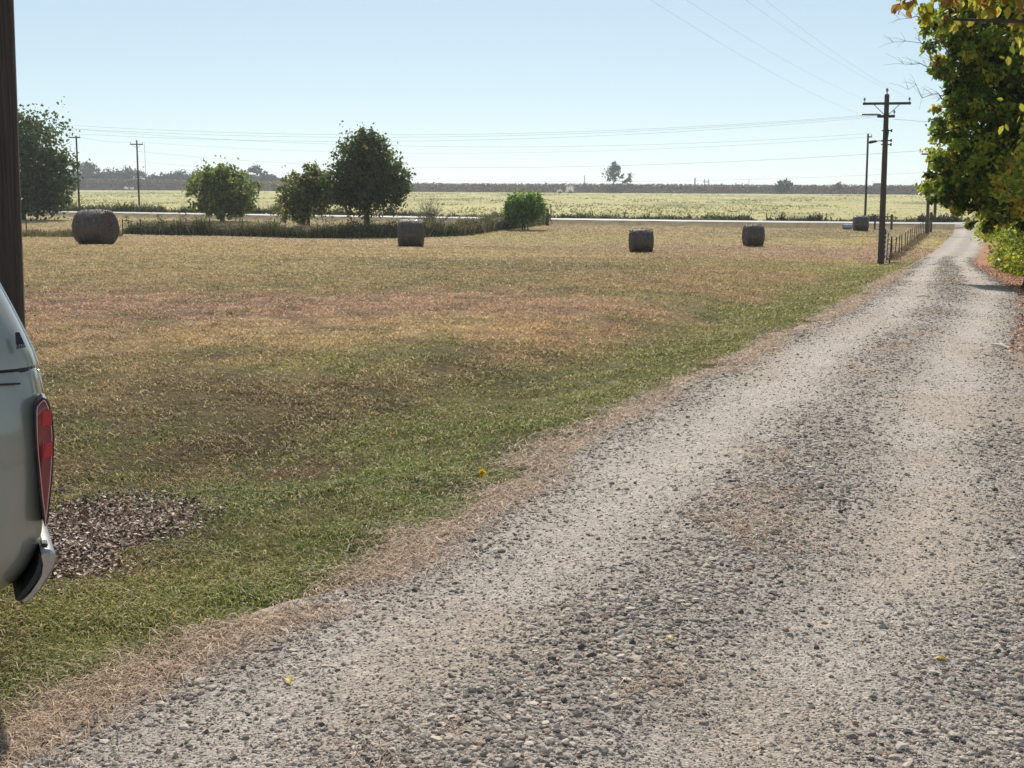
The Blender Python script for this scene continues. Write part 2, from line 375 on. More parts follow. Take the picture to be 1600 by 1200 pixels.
tag(MB().add(np.stack([RX, RY, RZ], -1).reshape(-1, 3), Fr, rc.reshape(-1, 3)).build('gravel_road', road_mat(), smooth=True), kind='structure')
# the shoulder of rusty fallen leaves and earth on the right of the road
SY = ry; ST = np.linspace(0, 1, 24); SYg, STg = np.meshgrid(SY, ST, indexing='ij')
SX = road_l(SYg) + 2.7 + 1.2 * (1 - smooth(8, 14, SYg)) + (fbm(SYg * 1.5, SYg * 0, 44) - .5) * .5 + STg * 7
SZ = h(SX, SYg) + .006 + .15 * STg
SC = np.array([.40, .20, .11]) * (.7 + .6 * fbm(SX * 1.3, SYg * 1.3, 45))[..., None]
SZ[:, 0] -= .03; SZ = np.where((SYg < 14) & (STg < .15), SZ - .03, SZ)
i4 = np.arange(SX.size).reshape(SX.shape); Fs = np.stack([i4[:-1, :-1], i4[:-1, 1:], i4[1:, 1:], i4[1:, :-1]], -1).reshape(-1, 4)
tag(MB().add(np.stack([SX, SYg, SZ], -1).reshape(-1, 3), Fs, SC.reshape(-1, 3)).build('shoulder', mat('red_earth', attr=True, rough=.95, spec=.1, noise=(12, .6), bump=(22, .9, .04)), smooth=True), kind='structure')
# paved cross road
cx = np.concatenate([np.linspace(-390, -60, 60), np.linspace(-55, 90, 120), np.linspace(95, 480, 60)])
CX, CT = np.meshgrid(cx, np.linspace(0, 1, 8), indexing='ij'); CY = np.interp(CX, XRX, XRY) + .2 + CT * 6.6; CZ = h(CX, CY) + .02 + .04 * np.sin(np.pi * CT)
i5 = np.arange(CX.size).reshape(CX.shape); Fc = np.stack([i5[:-1, :-1], i5[1:, :-1], i5[1:, 1:], i5[:-1, 1:]], -1).reshape(-1, 4)
M_PAVE = mat('pale_pavement', (.36, .335, .315), .7, noise=(.6, .72), spec=.5)
tag(MB().add(np.stack([CX, CY, CZ], -1).reshape(-1, 3), Fc).build('road', M_PAVE, smooth=True), kind='structure')

# ------------------------------------------------------------------ loose gravel
def ico():
    t = (1 + 5 ** .5) / 2
    v = np.array([(-1, t, 0), (1, t, 0), (-1, -t, 0), (1, -t, 0), (0, -1, t), (0, 1, t), (0, -1, -t), (0, 1, -t), (t, 0, -1), (t, 0, 1), (-t, 0, -1), (-t, 0, 1)], float)
    v /= np.linalg.norm(v[0])
    f = np.array([(0, 11, 5), (0, 5, 1), (0, 1, 7), (0, 7, 10), (0, 10, 11), (1, 5, 9), (5, 11, 4), (11, 10, 2), (10, 7, 6), (7, 1, 8), (3, 9, 4), (3, 4, 2), (3, 2, 6), (3, 6, 8), (3, 8, 9), (4, 9, 5), (2, 4, 11), (6, 2, 10), (8, 6, 7), (9, 8, 1)])
    return v, f
def rand_on(n, ymin, ymax, xfun, p):     # points with density ~ y^-p
    u = rng.random(n)
    if abs(p - 1) < 1e-6: y = ymin * (ymax / ymin) ** u
    else: y = (ymin ** (1 - p) + u * (ymax ** (1 - p) - ymin ** (1 - p))) ** (1 / (1 - p))
    return y
def visible(x, y, mg=.6): return (np.abs(x) < .43 * y + mg)
n = 260000
y = rand_on(n, 2.7, 75, None, 1.35)
x = road_l(y) + .12 + rng.random(n) * 4.6
k = visible(x, y) & (rng.random(n) < .06 + .72 * ridge_w(x, y) ** 2.0) & (rng.random(n) < smooth(.0, .16, road_t(x, y)) + .25) & ((road_t(x, y) < .90) | (y < 9) | (rng.random(n) < .35)); x = x[k]; y = y[k]; n = len(x)
iv, jf = ico()
sz = np.clip(np.exp(rng.normal(math.log(.0046), .5, n)), .0026, .013) * (1 + .018 * np.maximum(y - 5, 0)) * (.8 + .35 * ridge_w(x, y))
big = rng.random(n) < .006; sz[big] *= 1.4
ax = rng.random((n, 3)) * np.array([.8, .8, .5]) + np.array([.7, .7, .38])
th = rng.random(n) * 6.283
V = iv[None] * (1 + (rng.random((n, 12, 1)) - .5) * .75) * ax[:, None] * sz[:, None, None]
tl = rng.normal(0, .25, n); V = np.stack([V[..., 0], V[..., 1] * np.cos(tl)[:, None] - V[..., 2] * np.sin(tl)[:, None], V[..., 1] * np.sin(tl)[:, None] + V[..., 2] * np.cos(tl)[:, None]], -1)
Vx = V[..., 0] * np.cos(th)[:, None] - V[..., 1] * np.sin(th)[:, None]; Vy = V[..., 0] * np.sin(th)[:, None] + V[..., 1] * np.cos(th)[:, None]
z = road_z(x, y) + sz * .22
V = np.stack([Vx + x[:, None], Vy + y[:, None], V[..., 2] + z[:, None]], -1)
pal = np.array([(.48, .405, .335), (.40, .335, .275), (.29, .24, .195), (.52, .445, .37), (.12, .10, .09), (.36, .23, .16), (.23, .19, .16)])
ci = rng.choice(len(pal), n, p=[.25, .22, .17, .11, .12, .05, .08]); sc_ = pal[ci] * (.8 + .4 * rng.random((n, 1)))
F_ = jf[None] + (np.arange(n) * 12)[:, None, None]
tag(MB().add(V.reshape(-1, 3), F_.reshape(-1, 3), np.repeat(sc_, 12, 0)).build('gravel', M_STONE), kind='stuff', label='loose grey stones scattered over the gravel road', cat='gravel')
# fine chips bedded between the stones
n = 420000; y = rand_on(n, 2.7, 26, None, 1.9); x = road_l(y) + .1 + rng.random(n) * 4.0
k = visible(x, y) & (rng.random(n) < .12 + .5 * fbm(x * 1.1, y * .8, 31) * (.5 + .7 * ridge_w(x, y))); x = x[k]; y = y[k]; n = len(x)
ov = np.array([(1, 0, 0), (-1, 0, 0), (0, 1, 0), (0, -1, 0), (.1, 0, .55), (0, 0, -.4)]); of = np.array([(0, 2, 4), (2, 1, 4), (1, 3, 4), (3, 0, 4), (2, 0, 5), (1, 2, 5), (3, 1, 5), (0, 3, 5)])
sz = np.clip(np.exp(rng.normal(math.log(.0036), .4, n)), .0016, .009) * (1 + .03 * np.maximum(y - 4, 0)); th = rng.random(n) * 6.283
V = (ov[None] + (rng.random((n, 6, 3)) - .5) * .55) * (.7 + .6 * rng.random((n, 1, 3))) * sz[:, None, None]
Vx = V[..., 0] * np.cos(th)[:, None] - V[..., 1] * np.sin(th)[:, None]; Vy = V[..., 0] * np.sin(th)[:, None] + V[..., 1] * np.cos(th)[:, None]
V = np.stack([Vx + x[:, None], Vy + y[:, None], V[..., 2] + (road_z(x, y) + sz * .1)[:, None]], -1)
sc_ = pal[rng.choice(len(pal), n, p=[.27, .24, .16, .15, .06, .06, .06])] * (.8 + .4 * rng.random((n, 1)))
tag(MB().add(V.reshape(-1, 3), (of[None] + (np.arange(n) * 6)[:, None, None]).reshape(-1, 3), np.repeat(sc_, 6, 0)).build('gravel_chips', M_STONE), kind='stuff', label='fine angular chips bedded in the dusty wheel tracks', cat='gravel')
print('chips', n)

# ------------------------------------------------------------------ grass blades
def blades(mb, x, y, z, hgt, wid, col, lean, bend=.5, tip=.75):
    n = len(x); th = rng.random(n) * 6.283; ph = rng.random(n) * 6.283
    dx, dy = np.cos(th), np.sin(th); ln = lean * (.3 + rng.random(n))
    hx, hy = np.cos(ph), np.sin(ph)
    b = np.stack([x, y, z], -1); s = np.stack([dx, dy, np.zeros(n)], -1) * (wid / 2)[:, None]
    m1 = b + np.stack([hx * ln * .35, hy * ln * .35, .6 * np.ones(n)], -1) * hgt[:, None]
    t1 = b + np.stack([hx * ln, hy * ln, np.clip(1 - bend * ln, .15, 1)], -1) * hgt[:, None]
    V = np.stack([b - s, b + s, m1 + s * .8, m1 - s * .8, t1], 1)
    o = np.arange(n) * 5
    Fq = np.stack([o, o + 1, o + 2, o + 3], -1); Ft = np.stack([o + 3, o + 2, o + 4], -1)
    c = np.repeat(col, 5, 0).reshape(n, 5, 3).copy(); c[:, 4] *= 1.15
    base = mb.n; mb.add(V.reshape(-1, 3), Fq, c.reshape(-1, 3)); mb.L.append((Ft + base).ravel()); mb.T.append(np.full(n, 3))
def grass_cols(x, y, n):
    c = field_color(x, y)
    L_ = c.mean(1, keepdims=True)
    u = rng.random(n)[:, None]; v = (.65 + .75 * rng.random(n))[:, None]
    gr = (c[:, 1] / np.maximum(c[:, 0], 1e-3))[:, None]
    straw = np.array([.56, .43, .24]); green = np.array([.20, .245, .045])
    pg = np.clip((gr - .72) * 1.3, .05, .6)
    c = np.where(u < pg, c * .55 + green * .45 * (1 + .3 * u), c)
    c = np.where(u > .79, c * .4 + straw * .6, c)
    return np.clip(c * v * 1.38, 0, .85)
gb = MB()
n = 720000
y = rand_on(n, 3.2, 150, None, 1.0)
x = -(.43 * y + .5) + rng.random(n) * (.43 * y + .5 + road_l(y) + .15)
edge = road_l(y) + (fbm(y * 1.6, y * 0 + 3, 40) - .5) * .5 - x
cl = fbm(x * 2.6, y * 2.6, 23)
litter = ((x + 2.05) / .36) ** 2 + ((y - 6.25) / .95) ** 2 + (fbm(x * 2.6, y * 2.6, 29) - .5) * 1.8      # bare patch of dead leaves
k = (x < road_l(y) + .22) & (y < np.interp(x, XRX, XRY) - 2) & visible(x, y) & (edge > -.14 + .14 * rng.random(n)) & (rng.random(n) < .22 + 1.2 * smooth(.38, .62, cl)) & ((litter > 1) | (rng.random(n) < .10))
x = x[k]; y = y[k]; n = len(x); cl = cl[k]; edge = edge[k]
fc = field_color(x, y); lush = np.clip((fc[:, 1] / fc[:, 0] - .85) * 3, 0, 1)
hg = (.018 + .030 * rng.random(n) ** 1.5 + .045 * (.3 + lush) * smooth(.48, .72, cl) * rng.random(n)) * (1 + .012 * y)
wd = (.0035 + .003 * rng.random(n)) * (1 + .16 * np.maximum(y - 4, 0))
blades(gb, x, y, h(x, y) - .004, hg, wd, grass_cols(x, y, n), .9 + .6 * (1 - lush))
tag(gb.build('grass', M_GRASS), kind='stuff', label='short mown turf of green and dry blades beside the road', cat='grass')
print('blades', n)
# straw fringe between grass and gravel, tufts on the middle ridge and right shoulder
sb = MB(); n = 70000
n = 46000; y = rand_on(n, 2.7, 45, None, 1.3)
x = road_l(y) + rng.normal(.13, .13, n) + (fbm(y * 1.4, y * 0 + 2, 48) - .5) * .3; k = visible(x, y) & (fbm(x * 2.2, y * 2.2, 49) > .30 + .3 * rng.random(n)); x = x[k]; y = y[k]
x2 = road_l(y[:9000]) + 3.3 * .5 + rng.normal(0, .2, 9000); y2 = y[:9000]; k = fbm(x2 * 1.5, y2 * .8, 77) > .63; x = np.concatenate([x, x2[k]]); y = np.concatenate([y, y2[k]])
y3 = rand_on(9000, 5, 60, None, .7); x3 = road_l(y3) + 3.1 + rng.random(9000) * 3; k = visible(x3, y3, 1.5); x = np.concatenate([x, x3[k]]); y = np.concatenate([y, y3[k]])
n = len(x); c = np.array([(.72, .55, .42), (.60, .44, .33), (.34, .24, .17), (.62, .50, .36)])[rng.integers(0, 4, n)] * (.7 + .6 * rng.random((n, 1)))
blades(sb, x, y, road_z(x, y) + .004 * rng.random(n), (.010 + .028 * rng.random(n)) * (1 + .01 * y), (.003 + .003 * rng.random(n)) * (1 + .13 * np.maximum(y - 4, 0)), c, 3.2, .31)
tag(sb.build('straw', M_GRASS), kind='stuff', label='flattened dry straw along the edge of the gravel', cat='straw')
# dead leaf litter
def leaf_quads(mb, P, size, col, droop=0.0, flat=None, six=False):
    n = len(P)
    if flat is None:
        d = rng.normal(size=(n, 3)); d[:, 2] -= droop; nrm = rng.normal(size=(n, 3))
    else:
        d = rng.normal(size=(n, 3)); d[:, 2] *= flat; nrm = rng.normal(size=(n, 3)) * flat; nrm[:, 2] += 1
    d /= np.linalg.norm(d, axis=1, keepdims=True)
    s = np.cross(d, nrm); s /= np.linalg.norm(s, axis=1, keepdims=True) + 1e-9; u = np.cross(s, d)
    sz = (size * (.6 + .8 * rng.random(n)))[:, None] if np.ndim(size) else (size * (.6 + .8 * rng.random(n)))[:, None]
    if six:
        V = np.stack([P, P + d * sz * .35 + s * sz * .30 + u * sz * .06, P + d * sz * .72 + s * sz * .22 + u * sz * .03, P + d * sz - u * sz * .08,
                      P + d * sz * .72 - s * sz * .22 + u * sz * .03, P + d * sz * .35 - s * sz * .30 + u * sz * .06], 1)
        o = np.arange(n)[:, None] * 6; Fq = np.concatenate([o + np.array([0, 1, 2, 3]), o + np.array([0, 3, 4, 5])]); m_ = 6
    else:
        V = np.stack([P, P + d * sz * .5 + s * sz * .32 + u * sz * .08, P + d * sz, P + d * sz * .5 - s * sz * .32 + u * sz * .08], 1)
        o = np.arange(n)[:, None] * 4; Fq = np.concatenate([o + np.array([0, 1, 2]), o + np.array([0, 2, 3])]); m_ = 4
    mb.add(V.reshape(-1, 3), Fq, np.repeat(col, m_, 0))
lb = MB(); n = 12000
lx = -2.05 + rng.normal(0, .30, n); ly = 6.25 + rng.normal(0, .75, n); kk = (((lx + 2.05) / .42) ** 2 + ((ly - 6.25) / 1.0) ** 2 + (fbm(lx * 2.6, ly * 2.6, 29) - .5) * 1.8) < 1.1 + .3 * rng.normal(size=n); lx = lx[kk]; ly = ly[kk]
yy = rand_on(9000, 13.5, 60, None, .8); xx = road_l(yy) + 2.85 + np.abs(rng.normal(0, 1.3, 9000)); kv = visible(xx, yy, 1.5)
n1 = len(lx); n2 = kv.sum(); lx = np.concatenate([lx, xx[kv]]); ly = np.concatenate([ly, yy[kv]]); n = len(lx)
c = np.array([(.20, .12, .08), (.13, .08, .06), (.42, .29, .22), (.72, .56, .44), (.06, .04, .03)])[rng.integers(0, 5, n)] * (.7 + .6 * rng.random((n, 1)))
c[n1:] *= np.array([1.5, .95, .6])
leaf_quads(lb, np.stack([lx, ly, np.where(np.arange(n) < n1, h(lx, ly), h(lx, ly) + .03) + .006 + .016 * rng.random(n)], -1), np.where(np.arange(n) < n1, .024, .042), c, flat=.45)
tag(lb.build('leaf_litter', mat('dead_leaf', attr=True, rough=.6, spec=.35, trans=.15)), kind='stuff', label='brown dead leaves and mulch on a bare patch of lawn', cat='leaf litter')

# ------------------------------------------------------------------ trees
def branch_tube(mb, a, b, r0, r1, wob=.12, seg=6, n=6):
    a = Vector(a); b = Vector(b); L_ = (b - a).length; pts = []
    for i in range(seg + 1):
        t = i / seg; p = a.lerp(b, t)
        if 0 < i < seg: p += Vector(rng.normal(size=3)) * L_ * wob * .25
        p.z += L_ * .08 * math.sin(math.pi * t)
        pts.append(p)
    mb.tube(pts, [r0 + (r1 - r0) * i / seg for i in range(seg + 1)], n)
    return pts
def foliage(blobs, n, size, pal, clump=.22, per=40, sprout=0.0, shade=0.0, probs=None, shell=.45):
    """points for leaves grouped in clumps inside a set of ellipsoids"""
    B = np.array(blobs, float); vol = B[:, 3] * B[:, 4] * B[:, 5]; nc = max(8, n // per)
    bi = rng.choice(len(B), nc, p=vol ** .75 / (vol ** .75).sum())
    d = rng.normal(size=(nc, 3)); d /= np.linalg.norm(d, axis=1, keepdims=True)
    r = rng.random(nc) ** shell
    wob = .82 + .36 * rng.random(nc)
    cc = B[bi, :3] + d * B[bi, 3:] * (r * wob)[:, None]
    cr = clump * np.minimum(np.minimum(B[bi, 3], B[bi, 4]), B[bi, 5]) * (.6 + .8 * rng.random(nc))
    li = rng.integers(0, nc, n); off = rng.normal(size=(n, 3)) * np.array([1, 1, .75]) * .6
    P = cc[li] + off * cr[li][:, None]
    if sprout:
        k = rng.random(n) < sprout; m_ = k.sum(); si = rng.integers(0, nc, m_); top = cc[si]
        out = (top - B[bi[si], :3]) / B[bi[si], 3:]; up = np.clip(out[:, 2] + .6, .1, 1.5)
        t = rng.random(m_) ** 1.3; ln = B[bi[si], 5] * .42 * up * (.4 + .8 * _h(si, si, 5))
        dirx = out[:, 0] * .35 + (_h(si, si, 6) - .5) * .4; diry = out[:, 1] * .35 + (_h(si, si, 7) - .5) * .4
        P[k] = top + np.stack([dirx, diry, np.ones(m_)], -1) * (t * ln)[:, None] + rng.normal(size=(m_, 3)) * size * .35
    pal = np.array(pal, float); cpick = rng.choice(len(pal), nc, p=probs); c = pal[cpick[li]]
    alt = rng.random(n) < .3; c[alt] = pal[rng.choice(len(pal), alt.sum(), p=probs)]
    return P, c * (.7 + .6 * rng.random((n, 1))), cc, cr
def tree(name, base, blobs, n, size, pal, label, cat='tree', trunk_r=.2, far=False, group=None, limbs=14, stems=1, fork=.35, **kw):
    six = kw.pop('six', False); droop = kw.pop('droop', .2); extra = kw.pop('extra', None)
    base = Vector(base); root = empty(name, base, label=label, cat=cat, group=group)
    P, c, cc, cr = foliage(blobs, n, size, pal, **kw)
    if base.y < 400: P[:, 2] = np.maximum(P[:, 2], h(P[:, 0], P[:, 1]) + .05)
    mb = MB(); leaf_quads(mb, P - np.array(tuple(base)), np.full(n, size), c, droop=droop, six=six)
    mb.build('crown', M_FAR if far else M_LEAF, root)
    top = Vector(np.average(np.array(blobs)[:, :3], axis=0, weights=np.array(blobs)[:, 3] ** 2)) - base
    tm = MB(); sel = rng.choice(len(cc), min(limbs, len(cc)), replace=False)
    for s_ in range(stems):
        o = Vector((rng.normal() * trunk_r * 2.5, rng.normal() * trunk_r * 2.5, 0)) if stems > 1 else Vector((0, 0, 0))
        fk = o + (top - o) * fork + Vector((0, 0, top.z * .05)); pts = [o + Vector((0, 0, -.15)), o.lerp(fk, .3) + Vector((rng.normal() * .06, 0, 0)), o.lerp(fk, .7), fk, fk.lerp(top, .5)]
        rr = trunk_r / (stems ** .5)
        tm.tube(pts, [rr * 1.35, rr, rr * .9, rr * .75, rr * .45], 9)
        for j in sel[s_::stems]:
            tgt = Vector(cc[j]) - base; st = fk.lerp(top, .5 * random.random()) if random.random() < .6 else fk
            branch_tube(tm, st, tgt, rr * .38, rr * .06)
    if extra: extra(tm, base)
    tm.build('trunk', M_BARK, root, smooth=True)
    return root
def blob(px, py, D, rx, ry, rz, sc2=None):          # centre by where it stands, radii in photo pixels at that distance
    p = at(px, py, D); s_ = D / F; return (p.x, p.y, p.z, rx * s_, ry, rz * s_)
DG = [(.05, .085, .02), (.075, .12, .028), (.12, .16, .035)]
def gp(px, py): p = hit(px, py, h); return p
# --- left and middle trees
D = 150; b = at(34, 339, D); b.z = H(b.x, b.y)
tree('broad_tree', b, [blob(45, 260, D, 62, 4.5, 80), blob(20, 210, D, 40, 3, 45), blob(85, 275, D, 30, 3, 48), blob(60, 310, D, 50, 3.5, 22)], 17000, .40, DG + [(.13, .13, .04)],
     'large dark green tree behind the wooden pole at the left edge', trunk_r=.38, probs=[.45, .3, .2, .05], sprout=.06, limbs=22)
D = 147; b = at(347, 343, D); b.z = H(b.x, b.y)
tree('round_tree', b, [blob(347, 298, D, 53, 3.6, 36), blob(347, 284, D, 34, 2.5, 24), blob(350, 320, D, 48, 3, 16)], 13000, .36, [(.09, .14, .025), (.14, .20, .04), (.20, .26, .05), (.26, .28, .06)],
     'low round green tree with a short trunk, just left of the leaning multi-stemmed pair', trunk_r=.25, sprout=.12, limbs=16, per=26, clump=.18)
D = 112; b = at(472, 366, D); b.z = H(b.x, b.y)
tree('olive_tree', b, [blob(482, 306, D, 44, 2.8, 36), blob(460, 328, D, 28, 2.2, 26), blob(508, 300, D, 30, 2.2, 28), blob(482, 276, D, 30, 2, 18)], 9500, .27, [(.10, .13, .03), (.15, .19, .045), (.22, .25, .06), (.32, .27, .10)],
     'thin olive brown many-stemmed tree leaning on the tallest tree of the field edge', trunk_r=.2, stems=4, sprout=.22, limbs=24, fork=.5)
D = 110; b = at(573, 359, D); b.z = H(b.x, b.y)
tree('tall_tree', b, [blob(574, 288, D, 62, 3.4, 56), blob(570, 245, D, 42, 2.8, 34), blob(606, 284, D, 34, 2.6, 40), blob(543, 290, D, 36, 2.6, 36), blob(572, 224, D, 24, 2, 20)], 23000, .27, DG + [(.20, .13, .05), (.15, .16, .04)],
     'tallest dark tree of the field edge with rust tinted top shoots', trunk_r=.27, probs=[.4, .26, .18, .08, .08], sprout=.2, limbs=26, per=26, clump=.17)
D = 124; b = at(818, 354, D); b.z = H(b.x, b.y)
tree('leafy_bush', b, [blob(818, 326, D, 30, 2, 24), blob(806, 332, D, 20, 1.8, 20), blob(834, 328, D, 20, 1.8, 22)], 7000, .26, [(.09, .16, .025), (.16, .27, .04), (.24, .38, .06)],
     'bright green upright bush at the end of the weed strip', cat='bush', trunk_r=.1, stems=5, sprout=.3, limbs=14, per=24, clump=.2)
# bare shrub
D = 122; b = at(674, 352, D); b.z = H(b.x, b.y); root = empty('bare_shrub', b, label='leafless brown shrub with fanning twigs right of the tallest tree', cat='shrub'); tm = MB()
for i in range(46):
    a = rng.normal(0, .55); L_ = 2.7 * (.6 + .4 * random.random()); d = Vector((math.sin(a), rng.normal(0, .4), math.cos(a))) * L_
    pts = branch_tube(tm, (rng.normal(0, .15), rng.normal(0, .15), 0), d, .03, .01, .2, 5, 4)
    for q in pts[2:]:
        for _ in range(3):
            e = q + (d.normalized() * .6 + Vector(rng.normal(size=3)) * .35) * .6; tm.tube([q, e], [.012, .006], 3, cap=False)
tm.build('twigs', mat('dry_twig', (.20, .15, .12), .9), root)
# --- right-hand trees and hedge
YG = [(.15, .24, .03), (.30, .38, .045), (.50, .50, .06), (.66, .54, .08), (.60, .32, .06), (.06, .10, .018)]
def twigs_extra(tm, base):
    for sx, sy_ in [(1412, 30), (1402, 66), (1418, 100), (1425, 140)]:
        a = at(1500, sy_ + 25, 29) - base; e = at(sx - 6, sy_, 29 + rng.normal() * .5) - base
        pts = branch_tube(tm, a, e, .016, .004, .22, 7, 4)
        for q in pts[2:]:
            for _ in range(3):
                v = ((e - a).normalized() + Vector(rng.normal(size=3)) * .45) * .22; tm.tube([q, q + v * .5 + Vector((0, 0, .02)), q + v * 1.2], [.004, .003, .002], 3, cap=False)
D = 30; b = Vector((17.5, 31, 0)); b.z = H(b.x, b.y)
tree('overhanging_tree', b, [blob(1600, 40, D, 130, 2.0, 90), blob(1530, 235, D, 78, 1.5, 66), blob(1580, 150, D, 100, 1.7, 80), blob(1660, 210, D, 130, 2.0, 150), blob(1850, 60, D, 220, 3.2, 260), blob(1520, 300, D, 54, 1.3, 36), blob(1590, 280, D, 80, 1.5, 60), blob(1560, 325, D, 60, 1.3, 34), blob(1492, 60, D, 52, 1.2, 70), blob(1510, 165, D, 44, 1.2, 40), blob(1490, 290, D, 44, 1.2, 36)],
     140000, .115, YG, 'tall tree with dark green and golden leaves overhanging the right of the road', trunk_r=.3, probs=[.33, .24, .13, .08, .02, .20], six=True, droop=.9, limbs=30, per=80, extra=twigs_extra, clump=.16)
D = 9.5; b = Vector((8.6, 9.0, 0)); b.z = H(b.x, b.y)
tree('roadside_tree', b, [blob(1520, -50, D, 105, .5, 74), blob(1470, -10, D, 44, .3, 42), blob(1640, -60, D, 110, .6, 120), blob(1900, -150, D, 250, 1.2, 300), blob(1650, 70, D, 52, .3, 60), blob(1800, 100, D, 160, .8, 160)],
     12000, .068, [(.42, .42, .05), (.50, .45, .08), (.18, .25, .04), (.38, .20, .06)], 'nearest tree at the right edge, long bright yellow leaves hanging from its branch', trunk_r=.14, probs=[.4, .25, .25, .1], six=True, droop=1.6, limbs=20, per=24)
hedge = [(27, 1640, 266, 74, 84, 15000, 'golden orange leafy mass at the right edge beneath the overhanging boughs'), (38, 1650, 375, 88, 110, 12000, 'golden green bush under the overhanging tree, nearest of the hedge'), (44, 1628, 370, 82, 85, 13000, 'yellow green bush of the roadside hedge bulging towards the gravel'),
         (55, 1600, 355, 62, 80, 14000, 'brighter bush of the hedge further along the road'), (72, 1592, 335, 52, 52, 8500, 'green bush of the hedge where the road narrows'), (96, 1590, 325, 44, 40, 5500, 'farthest bush of the hedge near the road junction')]
for i, (D, px, py, rx, rz, n, lab) in enumerate(hedge):
    c = at(px, py, D); b = Vector((c.x, c.y, H(c.x, c.y)))
    tree('hedge_bush', b, [blob(px, py, D, rx, 2.0, rz), blob(px + rx * .9, py - rz * .3, D + 1, rx, 2.2, rz * 1.2), blob(px + rx * .3, py + rz * .45, D - .5, rx * .95, 1.7, rz * .6)],
         n, .125 * (1 + .006 * (D - 30)), YG, lab, cat='bush', trunk_r=.09, stems=4, probs=[.22, .34, .24, .12, .03, .05] if i else [.12, .24, .26, .22, .10, .06], six=True, limbs=18, per=50, group='bushes of the roadside hedge', clump=.2)
# stub of a dark broken branch low on the overhanging tree
# --- far trees on and behind the embankment
HZ = [(.045, .075, .055), (.06, .09, .06), (.08, .10, .06)]
D = 800; b = at(957, 292, D)
tree('far_tree', b, [blob(955, 270, D, 13, 5, 12), blob(978, 280, D, 11, 4, 7), blob(962, 262, D, 9, 4, 7)], 900, 1.3, HZ, 'lone tree with pale trunk standing on the horizon ridge', trunk_r=.5, far=True, limbs=8, clump=.4)
D = 740; b = at(1220, 302, D)
tree('far_bush', b, [blob(1218, 288, D, 16, 4, 10), blob(1236, 287, D, 7, 3, 3), blob(1220, 296, D, 13, 4, 7)], 900, 1.2, HZ, 'dark rounded bush on the ridge left of the H frame poles', cat='bush', trunk_r=.3, far=True, limbs=6, clump=.4)
D = 740; b = at(1312, 302, D)
tree('small_far_tree', b, [blob(1312, 290, D, 7, 2.5, 6)], 260, 1.0, [(.12, .11, .09)], 'small sparse grey tree on the ridge left of the parked van', trunk_r=.25, far=True, limbs=8, clump=.5)
D = 960; b = at(134, 290, D)
tree('far_tree', b, [blob(135, 262, D, 16, 7, 8), blob(148, 268, D, 10, 6, 5)], 1200, 1.5, HZ, 'umbrella shaped far tree rising beside the first distant utility pole', trunk_r=.7, far=True, limbs=8, clump=.4)
b = at(398, 290, D)
tree('far_tree', b, [blob(396, 266, D, 13, 7, 6), blob(410, 272, D, 10, 6, 4), blob(425, 276, D, 8, 5, 3)], 1100, 1.5, HZ, 'far tree rising behind the low round green tree', trunk_r=.6, far=True, limbs=8, clump=.4)
wb = MB()
for i in range(120):
    px = 60 + 395 * i / 120 + rng.normal() * 3; tp = np.interp(px, [60, 150, 170, 215, 235, 262, 285, 330, 380, 455], [273, 271, 267, 268, 276, 272, 269, 273, 275, 282]) + rng.normal() * 1.5
    P, c, _, _ = foliage([blob(px, (tp + 290) / 2, 930 + rng.random() * 60, 9 + 4 * random.random(), 6, (290 - tp) / 2)], 260, 1.5, HZ, clump=.45)
    leaf_quads(wb, P, np.full(260, 1.7), c)
tag(wb.build('distant_wood', M_FAR), kind='stuff', label='hazy blue green belt of distant trees at the left horizon', cat='wood')

# ------------------------------------------------------------------ weeds and brush (ground cover)
wd_ = MB()
def weeds(x, y, hgt, col, wid, lean=.35, zo=0):
    n = len(x); blades(wd_, x, y, h(x, y) + zo - .03, hgt * (.35 + .65 * rng.random(n)), wid * (.6 + .8 * rng.random(n)), col * (.55 + .9 * rng.random((n, 1))), lean)
WL = [(190, 366), (250, 368), (330, 369), (470, 373), (560, 373), (640, 372), (720, 369), (770, 361), (815, 356), (852, 351)]
wp = [hit(*p) for p in WL]; wx = np.array([p.x for p in wp]); wy = np.array([p.y for p in wp]); print('weedline', [(round(a, 1), round(b, 1)) for a, b in zip(wx, wy)])
n = 34000; t = rng.random(n) * (len(wx) - 1); x = np.interp(t, range(len(wx)), wx) + rng.normal(0, .3, n); y = np.interp(t, range(len(wx)), wy) + 1.0 + np.abs(rng.normal(0, 2.2, n))
pxa = x / y * F + 800; hh = np.interp(pxa, [190, 260, 400, 480, 600, 660, 760, 850], [.75, 1.35, 1.45, 1.2, 1.25, 1.5, 1.6, .9]) * (.25 + 1.35 * fbm(x * .9, y * .5, 101)) 
c = np.array([(.06, .075, .022), (.10, .11, .035), (.19, .175, .075), (.32, .27, .16)])[rng.choice(4, n, p=[.3, .3, .25, .15])]
weeds(x, y, hh * 1.15, c, np.full(n, .055), .6)
n = 2600; pxs = 28 + rng.random(n) * 165; x = np.zeros(n); y = 101 + rng.normal(0, 1.2, n); x = (pxs - 800) / F * y; kk = fbm(x * .7, y * 0, 103) > .45; x, y = x[kk], y[kk]
weeds(x, y, np.full(len(x), .9) * (.4 + .9 * fbm(x * 1.3, x * 0, 104)), np.array([(.20, .17, .08), (.14, .14, .05)])[rng.integers(0, 2, len(x))], np.full(len(x), .05), .6)
n = 2600; t = rng.random(n); fa = hit(1391, 408, h); fb = hit(1447, 365, h); x = fa.x + (fb.x - fa.x) * t + rng.normal(0, .18, n); y = fa.y + (fb.y - fa.y) * t + rng.normal(0, .3, n); kk = fbm(y * .6, y * 0, 109) > .40; x, y = x[kk], y[kk]
